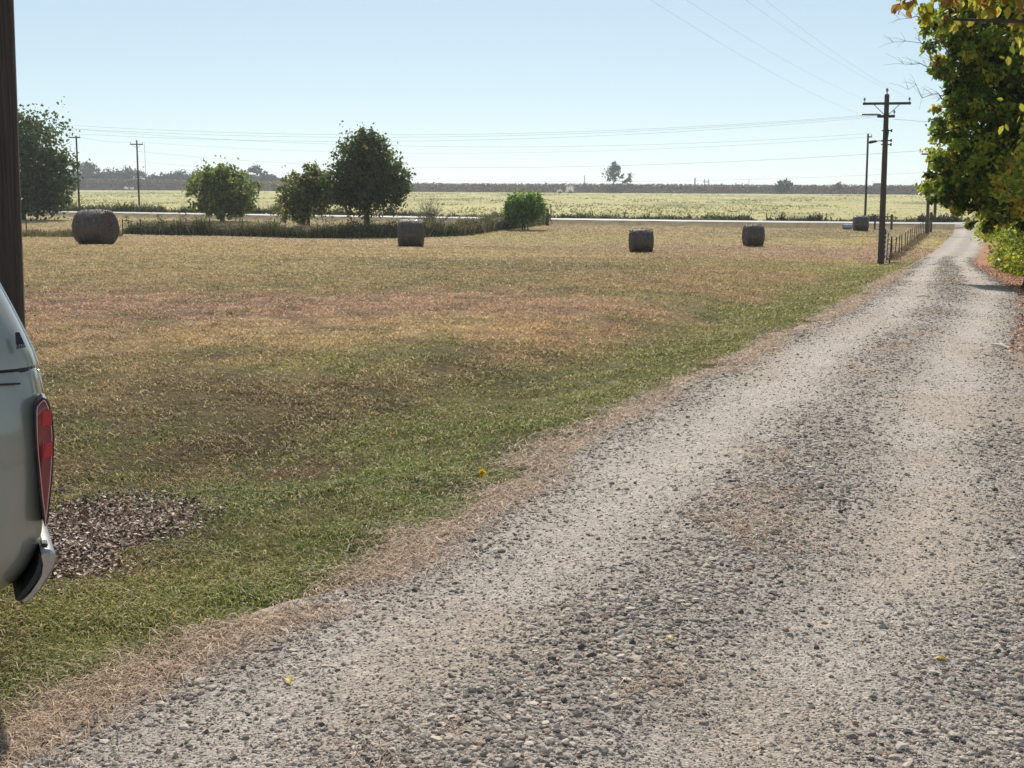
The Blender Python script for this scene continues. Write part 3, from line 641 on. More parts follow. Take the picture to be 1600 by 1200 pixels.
weeds(x, y, np.full(len(x), .42), np.array([(.24, .17, .09), (.16, .12, .07)])[rng.integers(0, 2, len(x))], np.full(len(x), .03), .9)
n = 22000; t = rng.random(n) * (len(wx) - 1); x = np.interp(t, range(len(wx)), wx) + rng.normal(0, .3, n); y = np.interp(t, range(len(wx)), wy) + .8 + np.abs(rng.normal(0, 1.8, n)); f = fbm(x * 1.1, y * .6, 131)
kk = f > .42; x, y, f = x[kk], y[kk], f[kk]; n = len(x); c = np.array([(.06, .08, .025), (.11, .12, .04), (.22, .19, .10), (.17, .13, .08)])[np.clip(((fbm(x * .6, y * .3, 133) - .25) * 8).astype(int), 0, 3)] * (.6 + .8 * rng.random((n, 1)))
leaf_quads(wd_, np.stack([x, y, h(x, y) + rng.random(n) * (.5 + 2.6 * (f - .42)) * 1.2], -1), np.full(n, .15), c)
tag(wd_.build('weeds', M_GRASS), kind='stuff', label='tall dark weeds along the far edge of the hay field', cat='weeds')
wd_ = MB()
n = 40000; x = -110 + rng.random(n) * 200; y = np.interp(x, XRX, XRY) + 10.5 + np.abs(rng.normal(0, 2.4, n)); f = fbm(x * .35, y * .2, 105)
kk = f > .28; x, y, f = x[kk], y[kk], f[kk]; n = len(x)
lw = 1 + .55 * (1 - smooth(-45, -5, x))
weeds(x, y, 1.5 * (f + .25) * lw * (.6 + .8 * vn(x * 1.5, y, 106)), np.array([(.055, .075, .02), (.08, .10, .03), (.12, .13, .04), (.16, .13, .07)])[rng.integers(0, 4, n)], np.full(n, .14), .7)
n = 5000; x = 25 + rng.random(n) * 50; y = np.interp(x, XRX, XRY) + 10.5 + np.abs(rng.normal(0, 1.5, n)); kk = fbm(x * .5, y * .1, 108) > .55; x, y = x[kk], y[kk]
weeds(x, y, np.full(len(x), 1.9), np.array([(.07, .07, .03), (.10, .08, .04)])[rng.integers(0, 2, len(x))], np.full(len(x), .16), .8)
tag(wd_.build('roadside_brush', M_GRASS), kind='stuff', label='ragged green brush along the far side of the paved road', cat='brush')
wd_ = MB()
n = 36000; y = rand_on(n, 150, 700, None, .6); x = (rng.random(n) - .5) * .95 * y; f = fbm(x * .05, y * .018, 111); f2 = fbm(x * .25, y * .08, 112)
kk = (f > .56) & (f2 > .5) | (rng.random(n) < .25); x, y, f = x[kk], y[kk], f[kk]; n = len(x); tall = f > .56
cc_ = np.where(tall[:, None], np.array([.36, .33, .15]), np.array([.50, .46, .20])); weeds(x, y, np.where(tall, .55, .3), cc_, .1 + .0008 * y, .9)
tag(wd_.build('pasture_tufts', M_GRASS), kind='stuff', label='dull tufts scattered over the pale green pasture', cat='tufts')
eb = MB(); n = 42000; x = -520 + rng.random(n) * 1050; d_ = -14 + rng.random(n) ** .8 * 15; y = np.interp(x, EB[:, 0], EB[:, 1]) + d_
P = np.stack([x, y, emb(x, y) + .2 + rng.random(n) * (.5 + .8 * fbm(x * .1, d_, 120)) * np.where(d_ > -2, .35, 1)], -1)
c = np.array([(.20, .145, .11), (.26, .19, .14), (.13, .12, .07), (.32, .22, .16)])[rng.integers(0, 4, n)] * (.6 + .8 * rng.random((n, 1)))
leaf_quads(eb, P, np.full(n, 1.1), c); tag(eb.build('embankment_brush', M_FAR), kind='stuff', label='brown scrub covering the long bank on the horizon', cat='scrub')


# ------------------------------------------------------------------ hay bales
M_BALE = mat('net_wrapped_hay', (.078, .056, .042), .7, noise=(7, .45, (1, .3, .3)), bump=(18, .8, .03), spec=.5, coat=.3)
M_BALEEND = mat('bale_end_straw', (.085, .06, .05), .9, noise=(11, .5), bump=(24, .9, .05))
def bale(px, pyb, pyt, wpx, rz, label):
    p = hit(px, pyb - .5, h); D = p.y + .6; hgt = (pyb - pyt) / F * D / 1.0; r = hgt / 2 * .99
    root = empty('hay_bale', (p.x, D, H(p.x, D) - .05), rz, label=label, cat='hay bale', group='round hay bales left on the mown field')
    w = wpx / F * D / 2; mb = MB(); ns = 56
    prof = [(-w + .005, r * .86), (-w + .04, r * .935), (-w + .12, r * .975), (-w * .6, r * .995), (-w * .3, r), (0, r * 1.005), (w * .3, r), (w * .6, r * .995), (w - .12, r * .975), (w - .04, r * .935), (w - .005, r * .86)]
    V = []; 
    for k, (xx, rr) in enumerate(prof):
        for j in range(ns):
            t = 2 * math.pi * j / ns; q = rr * (1 + .012 * math.sin(5 * t + 1 + px) + .009 * math.sin(11 * t + k) + .008 * rng.normal())
            zz = r + q * math.sin(t); zz = max(zz, .03) if zz < .03 else zz
            V.append((xx, q * math.cos(t) * (1.03 if math.sin(t) < 0 else 1), zz * .985))
    fs = [(k * ns + j, (k + 1) * ns + j, (k + 1) * ns + (j + 1) % ns, k * ns + (j + 1) % ns) for k in range(len(prof) - 1) for j in range(ns)]
    mb.add(V, np.array(fs)).build('wrapped_side', M_BALE, root, smooth=True)
    for s_ in (-1, 1):
        e = MB(); V = [(s_ * (w + .02), 0, r)]; rings = [(.25, .02), (.5, .03), (.75, .015), (.9, 0), (1, -.02)]
        for f, o in rings:
            for j in range(ns):
                t = 2 * math.pi * j / ns; q = r * .865 * f
                V.append((s_ * (w + o + .012 * rng.normal()), q * math.cos(t), max(.03, r + q * math.sin(t)) * .985))
        fs = [(0, 1 + j, 1 + (j + 1) % ns) for j in range(ns)]
        for k in range(4): fs += [(1 + k * ns + j, 1 + (k + 1) * ns + j, 1 + (k + 1) * ns + (j + 1) % ns, 1 + k * ns + (j + 1) % ns) for j in range(ns)]
        e.add(V, fs).build('end_face', M_BALEEND, e_parent(root))
    fz = MB(); m_ = 900; a_ = rng.random(m_) * 2 * math.pi; xx_ = (rng.random(m_) * 2 - 1) * w; rr_ = r * (1.0 - .10 * np.clip(np.abs(xx_) / w - .8, 0, 1) / .2)
    leaf_quads(fz, np.stack([xx_, rr_ * np.cos(a_), np.maximum(.04, r + rr_ * np.sin(a_)) * .985], -1), np.full(m_, .085), np.array([(.16, .115, .07), (.10, .07, .05), (.26, .19, .11)])[rng.integers(0, 3, m_)]); fz.build('straw_fuzz', M_GRASS, root)
    st = MB(); m_ = 160; a = rng.random(m_) * 2 - 1
    sd = np.full(m_, -1); blades(st, a * w, sd * (r * .45 + .1 * rng.random(m_)), np.zeros(m_), .10 + .10 * rng.random(m_), np.full(m_, .03), np.tile([.30, .22, .12], (m_, 1)), 1.2)
    st.build('loose_straw', M_GRASS, root)
    return root
def e_parent(r): return r
bale(145, 383, 326, 51, R(-16), 'largest dark round hay bale, in front of the fence beside the far left pole')
bale(641, 386.5, 341.5, 39, R(3), 'round hay bale with glowing rim, right of the tallest dark tree')
bale(1003, 395, 357.5, 35, R(2), 'round hay bale alone in the middle of the field under the horizon tree')
bale(1179, 385.5, 350.5, 29, R(3), 'round hay bale with bright top touching the line of the paved road')
bale(1347, 361.5, 337, 22, R(-8), 'smallest farthest round hay bale beside the wooden brace and utility pole')

# ------------------------------------------------------------------ utility poles
def pole(name, base, top, r0, r1, label, arms=(), group=None, extra=None):
    base = Vector(base); top = Vector(top); root = empty(name, base, label=label, cat='utility pole', group=group)
    d = top - base; mb = MB(); mb.tube([Vector((0, 0, -.4)), Vector((0, 0, 0)), d * .35, d * .7, d * .995, d], [r0 * 1.03, r0, r0 + (r1 - r0) * .35, r0 + (r1 - r0) * .7, r1, r1 * .75], 16)
    mb.build('shaft', M_POLE, root, smooth=True)
    for hz, half_l, half_r, th, ang_, ins in arms:      # height below top, half lengths left/right, thickness, turn
        c = d * (1 - hz / d.length); q = Matrix.Rotation(ang_, 3, 'Z'); a = MB(); off = q @ Vector((0, -r1 - th / 2, 0))
        mid = c + off + q @ Vector(((half_r - half_l) / 2, 0, 0)); a.box(mid, (half_l + half_r, th, th * 1.15), q, bev=.01)
        arm = a.build('crossarm', M_POLE, root)
        if half_l + half_r > 1.8:
            b = MB()
            for s_ in (-1, 1): b.tube([c + off + q @ Vector((s_ * .62, -.04, -.06)), c + off + q @ Vector((s_ * .04, -.02, -.62))], .018, 5)
            b.build('brace', M_STEEL, root)
        for ix in ins:
            i_ = MB(); p = c + off + q @ Vector((ix, 0, th * .5)); i_.tube([p, p + Vector((0, 0, .10)), p + Vector((0, 0, .11)), p + Vector((0, 0, .17)), p + Vector((0, 0, .20)), p + Vector((0, 0, .25))], [.018, .018, .055, .06, .04, .03], 8)
            i_.build('insulator', M_INSUL, root)
    if extra: extra(root, d, r1)
    return root
def wire(name, a, b, sag, label, r=.009, group=None):
    a = Vector(a); b = Vector(b); mb = MB(); n = 28; pts = []
    for i in range(n + 1):
        t = i / n; p = a.lerp(b, t); p.z -= sag * 4 * t * (1 - t); pts.append(p)
    o = mb.tube(pts, r, 4).build(name, M_WIRE); return tag(o, label, 'power line', group)
RP = hit(1376, 413, h); RPt = at(1386, 147, RP.y); print('right pole', RP, RPt)
th = math.atan2(-.42, 1) * .6
def rp_extra(root, d, r1):
    t = MB(); t.tube([d + Vector((0, 0, -.1)), d + Vector((0, 0, .12)), d + Vector((0, 0, .14)), d + Vector((0, 0, .22)), d + Vector((0, 0, .3))], [.03, .03, .07, .07, .03], 8); t.build('insulator', M_INSUL, root)
    for hz in (1.85, 2.35, 2.55):
        t = MB(); c = d * (1 - hz / d.length); t.tube([c + Vector((-.2, 0, .02)), c + Vector((.3, 0, .02))], .03, 6); t.tube([c + Vector((.3, 0, -.05)), c + Vector((.3, 0, .1))], .04, 6); t.build('bracket', M_STEEL, root)
    t = MB(); c = d * (1 - 1.95 / d.length); t.tube([c + Vector((0, -.2, -.3)), c + Vector((0, -.22, 0)), c + Vector((0, -.2, .2))], [.07, .11, .09], 10); t.build('fuse_box', M_STEEL, root)
    c = d * (1 - 2.5 / d.length); t = MB(); t.tube([c + Vector((0, 0, .1)), c + Vector((-.3, 0, .16)), c + Vector((-.52, -.02, .12))], .02, 6); t.build('lamp_arm', M_STEEL, root)
    t = MB(); t.tube([c + Vector((-.42, -.02, .13)), c + Vector((-.5, -.02, .13)), c + Vector((-.78, -.02, .08)), c + Vector((-.86, -.02, .06))], [.03, .06, .08, .03], 8); t.build('lamp_head', M_STEEL, root)
pole('utility_pole', RP, RPt, .17, .12, 'tall dark utility pole with two crossarms beside the open gate and gravel road', arms=[(.48, 1.18, 1.18, .11, th, (-1.1, 1.1)), (1.12, .45, .42, .12, th, (.38,))], extra=rp_extra)
NP = Vector((-5.52, 13.9, H(-5.52, 13.9))); NPt = Vector((-5.30, 13.95, NP.z + 9.6))
pole('utility_pole', NP, NPt, .19, .13, 'thick weathered wooden pole cut off by the left edge behind the truck', arms=[(.5, 1.18, 1.18, .11, th, (-1.1, 1.1))])
q = Matrix.Rotation(th, 3, 'Z'); fo = q @ Vector((0, -.15, 0))
for i, (a, b, sg) in enumerate([(RPt + q @ Vector((-1.1, 0, -.25)) + fo, NPt + q @ Vector((-1.1, 0, -.25)) + fo, .7), (RPt + q @ Vector((1.1, 0, -.25)) + fo, NPt + q @ Vector((1.1, 0, -.25)) + fo, .7), (RPt + Vector((0, 0, .25)), NPt + Vector((0, 0, .1)), .7), (RPt + Vector((-.1, -.1, -1.4)), NPt + Vector((.1, 0, -1.5)), .8)]):
    wire('power_line', a, b, sg, ['faint line rising from the left arm end of the crossarm pole', 'faint line rising from the right arm end of the crossarm pole', 'faint line rising from the very top of the crossarm pole', 'faint lowest line rising from below the crossarms out of the sky'][i], r=.0022, group='lines running overhead towards the camera')
LP = Vector((-42, 74, 8.9))
for i, (dz, sg, lab) in enumerate([(.0, 1.5, 'uppermost of the three close lines sagging left from the crossarm pole'), (-.22, 1.5, 'middle of the three close lines sagging left from the crossarm pole'), (-.5, 1.55, 'lowest of the three close lines sagging left from the crossarm pole')]):
    wire('power_line', RPt + Vector((-.3, -.1, -1.0 + dz * .25)), LP + Vector((0, i * .3, dz)), sg, lab, .0055, 'lines strung left from the crossarm pole')
t_ = MB(); a = RPt + Vector((-.3, -.1, -1.03)); dd = (LP - RPt).normalized(); t_.tube([a, a + dd * .1, a + dd * .12 , a + dd * .95, a + dd * 1.0], [.03, .03, .05, .045, .02], 8)
tag(t_.build('strain_insulator', M_INSUL), 'dark strain insulator string where the lines dead end on the crossarm pole', 'insulator')
wire('power_line', RPt + Vector((.4, 0, -1.25)), RPt + Vector((26, 3, -1.1)), .5, 'short faint line from the crossarm pole to the right behind the leaves', .009)
def fpole(px, pyb, pyt, D, label, arms=(), lean=0, name='utility_pole', r=.14, group='distant utility poles along the paved road', **k):
    b = at(px, pyb, D); b.z = H(b.x, b.y) - .1; t = at(px + lean, pyt, D)
    pole(name, b, t, r, r * .75, label, arms, group, **k); return b, t
b1, t1 = fpole(124, 326, 212, 179, 'thin pole rising behind the largest bale at the left', [(.25, 1.0, .55, .13, R(8), (-.9, .45))], -5)
b2, t2 = fpole(217.5, 318, 219, 190, 'thin T topped pole between the largest bale and the low round tree', [(.6, .95, .95, .13, 0, (-.85, 0, .85))], -4)
b3, t3 = fpole(1352, 336, 209, 148, 'thin pole with a small side bracket behind the farthest bale', [(.35, .05, .4, .12, 0, (.35,))], 4.5)
b4, t4 = fpole(1449, 358, 232, 117, 'pole whose top hides in leaves at the end of the wire fence', [(.5, .8, .8, .12, 0, (-.7, .7))], 4, r=.15)
b5, t5 = fpole(1460.5, 344, 238, 146, 'dark pole behind the fence end, its top lost in the tree leaves', [(.5, .8, .8, .12, 0, (-.7, .7))], 4, r=.17)
gf = 'long lines following the paved road'
V3 = lambda p, dx=0, dz=0: p + Vector((dx, 0, dz))
wire('power_line', V3(t1, -.8, .1), V3(t2, -.8, -.3), .3, 'short span joining the two distant poles on the left', .012, gf)
wire('power_line', at(-30, 188, 150), V3(t3, .3, .05), 2.2, 'long line coming in high from the left edge above the two distant poles', .011, gf)
wire('power_line', V3(t2, .85, -.3), V3(t3, .2, -.35), 1.7, 'long line between the T topped pole and the side bracket pole', .009, gf)
wire('power_line', V3(t2, .1, -1.6), V3(t4, -.7, -.2), 1.9, 'lower long line ending at the pole of the wire fence', .011, gf)
wire('power_line', V3(t2, -.6, -3.0), V3(t5, -.6, -2.2), 1.9, 'lowest long faint line just above the horizon', .009, gf)

# ------------------------------------------------------------------ fences, gate, posts
M_TPOST = mat('t_post', (.055, .042, .036), .85, .0, noise=(12, .6))
def post_row(name, pts, hh, label, cat, r=.03, wires=(.35, .65, .95), every=1):
    root = empty(name, pts[0], label=label, cat=cat); o = Vector(pts[0])
    for i, p in enumerate(pts):
        p = Vector(p); mb = MB(); t = Vector((rng.normal() * .035, rng.normal() * .03, hh * (1 + rng.normal() * .03)))
        mb.box(p - o + t * .5 - Vector((0, 0, .05)), (r * 1.6, r * .6, hh + .1), Matrix.Rotation(rng.normal() * .03, 3, 'Y')); mb.box(p - o + t * .5 + Vector((0, r * .7, -.05)), (r * .5, r, hh))
        mb.build('post', M_TPOST, root)
    for w in wires:
        mb = MB(); mb.tube([Vector(p) - o + Vector((0, 0, w * hh / 1.05)) for p in pts], .006, 4); mb.build('wire', M_WIRE, root)
    return root
A0 = hit(1392.5, 405.5, h); A1 = hit(1445, 364.5, h); npst = 15; pts = []
for i in range(npst):
    t = i / (npst - 1); p = A0.lerp(A1, t); p.z = H(p.x, p.y); pts.append(p)
post_row('wire_fence', pts, 1.2, 'low wire fence of thin steel posts running back beside the gravel road', 'fence', .036)
root = empty('corner_post', hit(1453.5, 363, h), label='thick dark wooden corner post at the far end of the wire fence', cat='post')
mb = MB(); mb.tube([(0, 0, -.2), (0, 0, 1.0), (.01, 0, 1.85), (.01, 0, 1.9)], [.15, .14, .135, .09], 10); mb.build('timber', M_POLE, root, smooth=True)
mb = MB(); mb.tube([(0, 0, 1.2), (-.5, -1.4, .1)], .05, 6); mb.build('brace', M_POLE, root)
# tubular gate standing open by the pole
g0 = hit(1381, 408, h); g1 = hit(1389.5, 413, h); g0.z = H(g0.x, g0.y); g1.z = H(g1.x, g1.y)
g0 = Vector((g0.x, g0.y, g0.z + .12)); g1 = Vector((g1.x, g1.y, g1.z + .05)); root = empty('farm_gate', g0, label='rusty tubular farm gate tilted open between the pole and the wire fence', cat='gate')
u = g1 - g0; mb = MB(); HT = 1.5
mb.tube([Vector((0, 0, 0)), Vector((.03, 0, HT + .18)), u + Vector((.06, 0, HT - .15)), u + Vector((0, 0, -.05)), Vector((0, 0, 0))], .035, 7); mb.build('frame', M_STEEL, root)
for k in range(1, 6):
    mb = MB(); zz = HT * k / 6; mb.tube([Vector((.01, 0, zz * 1.06)), u + Vector((.03, 0, zz * .92))], .028, 6); mb.build('rail', M_STEEL, root)
mb = MB(); mb.tube([u * .5 + Vector((0, -.02, .02)), u * .5 + Vector((.03, -.02, HT))], .028, 6); mb.build('upright', M_STEEL, root)
# left fence in front of the weeds
pts = []
for px in (12, 45, 120, 160, 195, 223, 274, 330, 380, 430):
    y = 104.0; x = (px - 800) / F * y; pts.append(Vector((x, y, H(x, y))))
post_row('field_fence', pts, 1.35, 'thin post and wire fence in the weeds behind the largest bale', 'fence', .05)
# fence beyond the paved road
pts = []
for x in np.arange(3, 80, 6.6):
    y = float(np.interp(x, XRX, XRY)) + 15.5; pts.append(Vector((x, y, H(x, y))))
post_row('pasture_fence', pts, 1.25, 'faint fence of thin posts along the pasture beyond the paved road', 'fence', .05)
def wpost(px, pyb, pyt, D, r, label):
    b = at(px, pyb, D); b.z = H(b.x, b.y); t = at(px, pyt, D); root = empty('fence_post', b, label=label, cat='post')
    mb = MB(); z = t.z - b.z; mb.tube([(0, 0, -.2), (0, 0, z * .5), (.01, 0, z - .05), (.01, 0, z)], [r * 1.1, r, r, r * .7], 9); mb.build('timber', M_POLE, root, smooth=True)
    mb = MB(); mb.tube([(0, 0, z * .75), (r * 4, .1, z * .1)], .03, 5); mb.build('brace', M_STEEL, root)
wpost(855, 350, 326, 138, .15, 'stout black post beside the bright green bush')
wpost(860.5, 344, 319, 158, .06, 'slender taller post just right of the stout black post')
root_b = at(1367, 351, 129); root_b.z = H(root_b.x, root_b.y)
root = empty('brace_panel', root_b, label='wooden H brace with top rail right of the farthest bale', cat='fence brace')
for px, r in ((1356, .05), (1367, .09), (1393, .12)):
    p = at(px, 351, 129); p.z = H(p.x, p.y); mb = MB(); o = p - root_b; zt = at(px, 335, 129).z - p.z; mb.tube([o + Vector((0, 0, -.2)), o + Vector((0, 0, zt))], r, 8); mb.build('post', M_POLE, root)
mb = MB(); a = at(1356, 338.5, 129) - root_b; b = at(1394, 338.5, 129) - root_b; mb.tube([a, b], .045, 7); mb.build('rail', M_POLE, root)
# culvert end at the road bank
cb = at(1325, 350, 129.5); cb.z = H(cb.x, cb.y); mb = MB(); rr = .26
V = []; ns = 20
for yy in (0, 1.6):
    for q_ in (rr, rr * .88):
        for j in range(ns): t = 2 * math.pi * j / ns; V.append((yy * .55 - .5, q_ * math.cos(t) - .0, rr + q_ * math.sin(t)))
fs = []
for j in range(ns):
    k = (j + 1) % ns; fs += [(j, k, 2 * ns + k, 2 * ns + j), (ns + j, 3 * ns + j, 3 * ns + k, ns + k), (j, ns + j, ns + k, k), (2 * ns + j, 2 * ns + k, 3 * ns + k, 3 * ns + j)]
o = mb.add(V, fs).build('culvert_pipe', mat('galvanised', (.42, .44, .48), .4, .6, noise=(4, .7))); o.location = cb; tag(o, 'grey metal culvert pipe lying by the road left of the farthest bale', 'culvert')

# ------------------------------------------------------------------ things on the horizon
def mast(name, px, pyb, pyt, D, label, r=.12, cat='mast', guy=False, group=None):
    b = at(px, pyb, D); t = at(px, pyt, D); hgt = t.z - b.z; root = empty(name, b, label=label, cat=cat, group=group); mb = MB()
    for a in (0, 2.1, 4.2): mb.tube([(r * math.cos(a), r * math.sin(a), 0), (r * .7 * math.cos(a), r * .7 * math.sin(a), hgt)], r * .35, 4)
    k = 0; z = 0
    while z < hgt - r: 
        a = (k % 3) * 2.1; b_ = ((k + 1) % 3) * 2.1; mb.tube([(r * math.cos(a), r * math.sin(a), z), (r * math.cos(b_), r * math.sin(b_), z + hgt / 14)], r * .25, 3); z += hgt / 14; k += 1
    mb.build('lattice', M_STEEL, root); mb = MB(); mb.tube([(0, 0, hgt), (0, 0, hgt * 1.04)], r * .5, 5); mb.build('tip', M_STEEL, root)
mast('radio_mast', 228, 284, 226, 1000, 'hair thin radio mast above the far wood at the left', .16)
mast('steel_mast', 913, 294, 275, 790, 'short dark post standing on the ridge left of the lone far tree', .35)
mast('lattice_tower', 1085.5, 293, 278, 800, 'single tiny lattice tower right of the lone far tree', .45)
mast('thin_mast', 1170, 294, 281, 900, 'barely visible mast on the ridge left of the dark rounded bush', .2)
b = at(1103.5, 294, 800); root = empty('h_frame_pylon', b, label='tiny H frame power pylon with two legs on the ridge', cat='pylon')
for s_ in (-1, 1): mb = MB(); mb.tube([(s_ * 1.1, 0, 0), (s_ * 1.1, 0, 5.8)], .2, 5); mb.build('leg', M_POLE, root)
mb = MB(); mb.tube([(-2.1, 0, 3.8), (2.1, 0, 3.8)], .18, 5); mb.build('crossarm', M_POLE, root)
def on_ridge(px):
    D = 800
    for _ in range(20): D = float(np.interp((px - 800) / F * D, EB[:, 0], EB[:, 1])) + 3
    x = (px - 800) / F * D; return Vector((x, D, float(emb(x, D))))
def vehicle(name, base, rz, L_, W_, Ht, body, label, cat, van=True):
    root = empty(name, base, rz, label=label, cat=cat); Mb = mat(name + '_paint', body, .3, .1, coat=.5); Mg = mat(name + '_glass', (.03, .04, .05), .08); Mt = mat(name + '_tyre', (.02, .02, .02), .9)
    hz = .35
    P = [(-L_ / 2, hz), (L_ / 2, hz), (L_ / 2, hz + .35 * Ht), (L_ / 2 - .12 * L_, hz + .42 * Ht), (L_ / 2 - .26 * L_, Ht), (-L_ / 2 + .08 * L_, Ht), (-L_ / 2, hz + .5 * Ht)]
    MB().extrude(P, -W_ / 2, W_ / 2, .08).build('body', Mb, root)
    for s_ in (-1, 1):
        MB().extrude([(-L_ * .38, hz + .45 * Ht), (L_ * .27, hz + .45 * Ht), (L_ * .2, Ht - .15), (-L_ * .36, Ht - .15)], s_ * (W_ / 2) - .015, s_ * (W_ / 2) + .015).build('side_window', Mg, root)
        for xx in (-L_ * .3, L_ * .3):
            w = MB(); w.tube([(xx, s_ * (W_ / 2 - .2), .36), (xx, s_ * (W_ / 2 + .02), .36)], .36, 16); w.build('wheel', Mt, root)
    mb = MB(); mb.add([(L_ / 2 - .13 * L_ + .03, -W_ * .42, hz + .45 * Ht), (L_ / 2 - .13 * L_ + .03, W_ * .42, hz + .45 * Ht), (L_ / 2 - .25 * L_ + .03, W_ * .4, Ht - .1), (L_ / 2 - .25 * L_ + .03, -W_ * .4, Ht - .1)], [(0, 1, 2, 3)]); mb.build('windscreen', Mg, root)
p = on_ridge(1363); vehicle('van', p, R(0), 5.6, 2.0, 2.2, (.30, .32, .34), 'grey van on the ridge between the two right hand poles', 'van')
p = on_ridge(223); vehicle('lorry', p, R(-12), 7.6, 2.4, 3.0, (.85, .86, .88), 'white glinting vehicle on the far embankment behind the T topped pole', 'vehicle')
p = on_ridge(965); vehicle('car', p, R(180), 4.6, 1.8, 1.5, (.05, .05, .06), 'small dark car on the ridge under the lone far tree', 'car')
# pale plume grass at the foot of the embankment
M_PLUME = mat('plume', attr=True, rough=.6, trans=.4)
for i, (px, py, s_, lab) in enumerate([(890, 302, 1.9, 'tallest white plume grass clump at the foot of the ridge'), (875, 301, 1.0, 'small white plume grass left of the tallest plume'), (197, 297, 1.1, 'left white plume clump below the far embankment'), (206, 297, 1.0, 'right white plume clump below the far embankment')]):
    b = at(px, py, 740 if px > 500 else 830); b.z = max(0, float(emb(b.x, b.y))); root = empty('plume_grass', b, label=lab, cat='grass clump', group='white plume grasses'); m_ = 70; mb = MB()
    blades(mb, rng.normal(0, .5, m_) * s_, rng.normal(0, .5, m_) * s_, np.zeros(m_), s_ * (1.3 + 1.6 * rng.random(m_)), np.full(m_, .35), np.tile([.75, .72, .68], (m_, 1)), .35); mb.build('plumes', M_PLUME, root)
    mb = MB(); blades(mb, rng.normal(0, .7, m_) * s_, rng.normal(0, .5, m_) * s_, np.zeros(m_), s_ * (.5 + .8 * rng.random(m_)), np.full(m_, .35), np.tile([.30, .28, .14], (m_, 1)), .7); mb.build('foliage', M_PLUME, root)

# ------------------------------------------------------------------ small things near the camera
M_YEL = mat('yellow_leaf', attr=True, rough=.5, trans=.4)
for px, py, s_, c, lab in [(450, 1070, .036, (.55, .42, .06), 'curled yellow green leaf lying on the gravel near the lower left'), (1470, 1036, .032, (.5, .36, .03), 'yellow leaf lying on the right wheel track'), (1045, 1004, .036, (.42, .30, .06), 'olive yellow leaf among dark stones on the middle ridge')]:
    p = hit(px, py, lambda a, b: road_z(np.float64(a), np.float64(b))); root = empty('fallen_leaf', (p.x, p.y, p.z + .012), random.random() * 3, label=lab, cat='leaf')
    V = []; k = 7
    for i in range(k + 1):
        t = i / k; w = math.sin(math.pi * t ** .8) * s_ * .38 + .0005; zz = .35 * s_ * math.sin(t * 3) * .6
        V += [(t * s_ * 1.5 - s_ * .7, -w, zz + w * .5), (t * s_ * 1.5 - s_ * .7, 0, zz), (t * s_ * 1.5 - s_ * .7, w, zz + w * .5)]
    fs = [(3 * i + j, 3 * i + 3 + j, 3 * i + 4 + j, 3 * i + 1 + j) for i in range(k) for j in (0, 1)]
    mb = MB(); mb.add(V, fs, c); mb.build('blade', M_YEL, root, smooth=True); mb = MB(); mb.tube([(s_ * .75, 0, .1 * s_), (s_ * 1.2, .1 * s_, .2 * s_)], s_ * .03, 5, col=(.3, .2, .05)); mb.build('stalk', M_YEL, root)
for (xa, ya, xb, yb, lab) in [(1433, 469, 1450, 470, 'short pale stick lying across the gravel road'), (1549, 546, 1576, 552, 'longer pale stick lying near the rusty right shoulder')]:
    a = hit(xa, ya); b = hit(xb, yb); a.z = float(road_z(a.x, a.y)) + .02; b.z = float(road_z(b.x, b.y)) + .02; mb = MB(); mb.tube([a, a.lerp(b, .5) + Vector((0, 0, .015)), b], [.014, .018, .010], 7)
    tag(mb.build('stick', mat('bleached_stick', (.6, .5, .42), .7, noise=(20, .7))), lab, 'stick')
p = hit(752, 751, h); p.z = H(p.x, p.y); root = empty('dandelion', p, label='single yellow dandelion in the grass near the gravel edge', cat='flower')
mb = MB(); mb.tube([(0, 0, 0), (.004, 0, .045)], .0022, 5); mb.build('stem', mat('stem', (.12, .2, .04), .6), root)
mb = MB(); m_ = 60; P = np.tile([.004, 0, .046], (m_, 1)) + rng.normal(size=(m_, 3)) * .003; leaf_quads(mb, P, np.full(m_, .021), np.tile([.85, .62, .02], (m_, 1)), droop=-1.0); mb.build('petals', M_YEL, root)
for px, py, s_, lab in [(97, 772, .045, 'dark rounded stone at the edge of the dead leaf patch beside the truck'), (293, 941, .05, 'dark stone half sunk in the turf near the lower left'), (858, 1140, .022, 'dark stone on the gravel at the bottom middle'), (490, 955, .03, 'dark clod at the turf edge')][:1]:
    p = hit(px, py, h); mb = MB(); v = iv * (1 + (rng.random((12, 1)) - .5) * .3) * np.array([1.2, .9, .8]) * s_; mb.add(v, jf, (.06, .05, .05)); o = mb.build('rock', M_STONE); o.location = (p.x, p.y, H(p.x, p.y) + s_ * .2)
    md = o.modifiers.new('round', 'SUBSURF'); md.levels = md.render_levels = 1; tag(o, lab, 'rock')
# broken bough under the overhanging tree
a = at(1534, 322, 30); b = at(1496, 330, 30); mb = MB(); mb.tube([at(1565, 300, 30.4), at(1545, 308, 30.2), a, at(1515, 324, 30), b], [.05, .045, .04, .045, .05], 8)
tag(mb.build('broken_bough', M_BARK, smooth=True), 'stubby dark broken bough hanging below the overhanging leaves', 'branch')

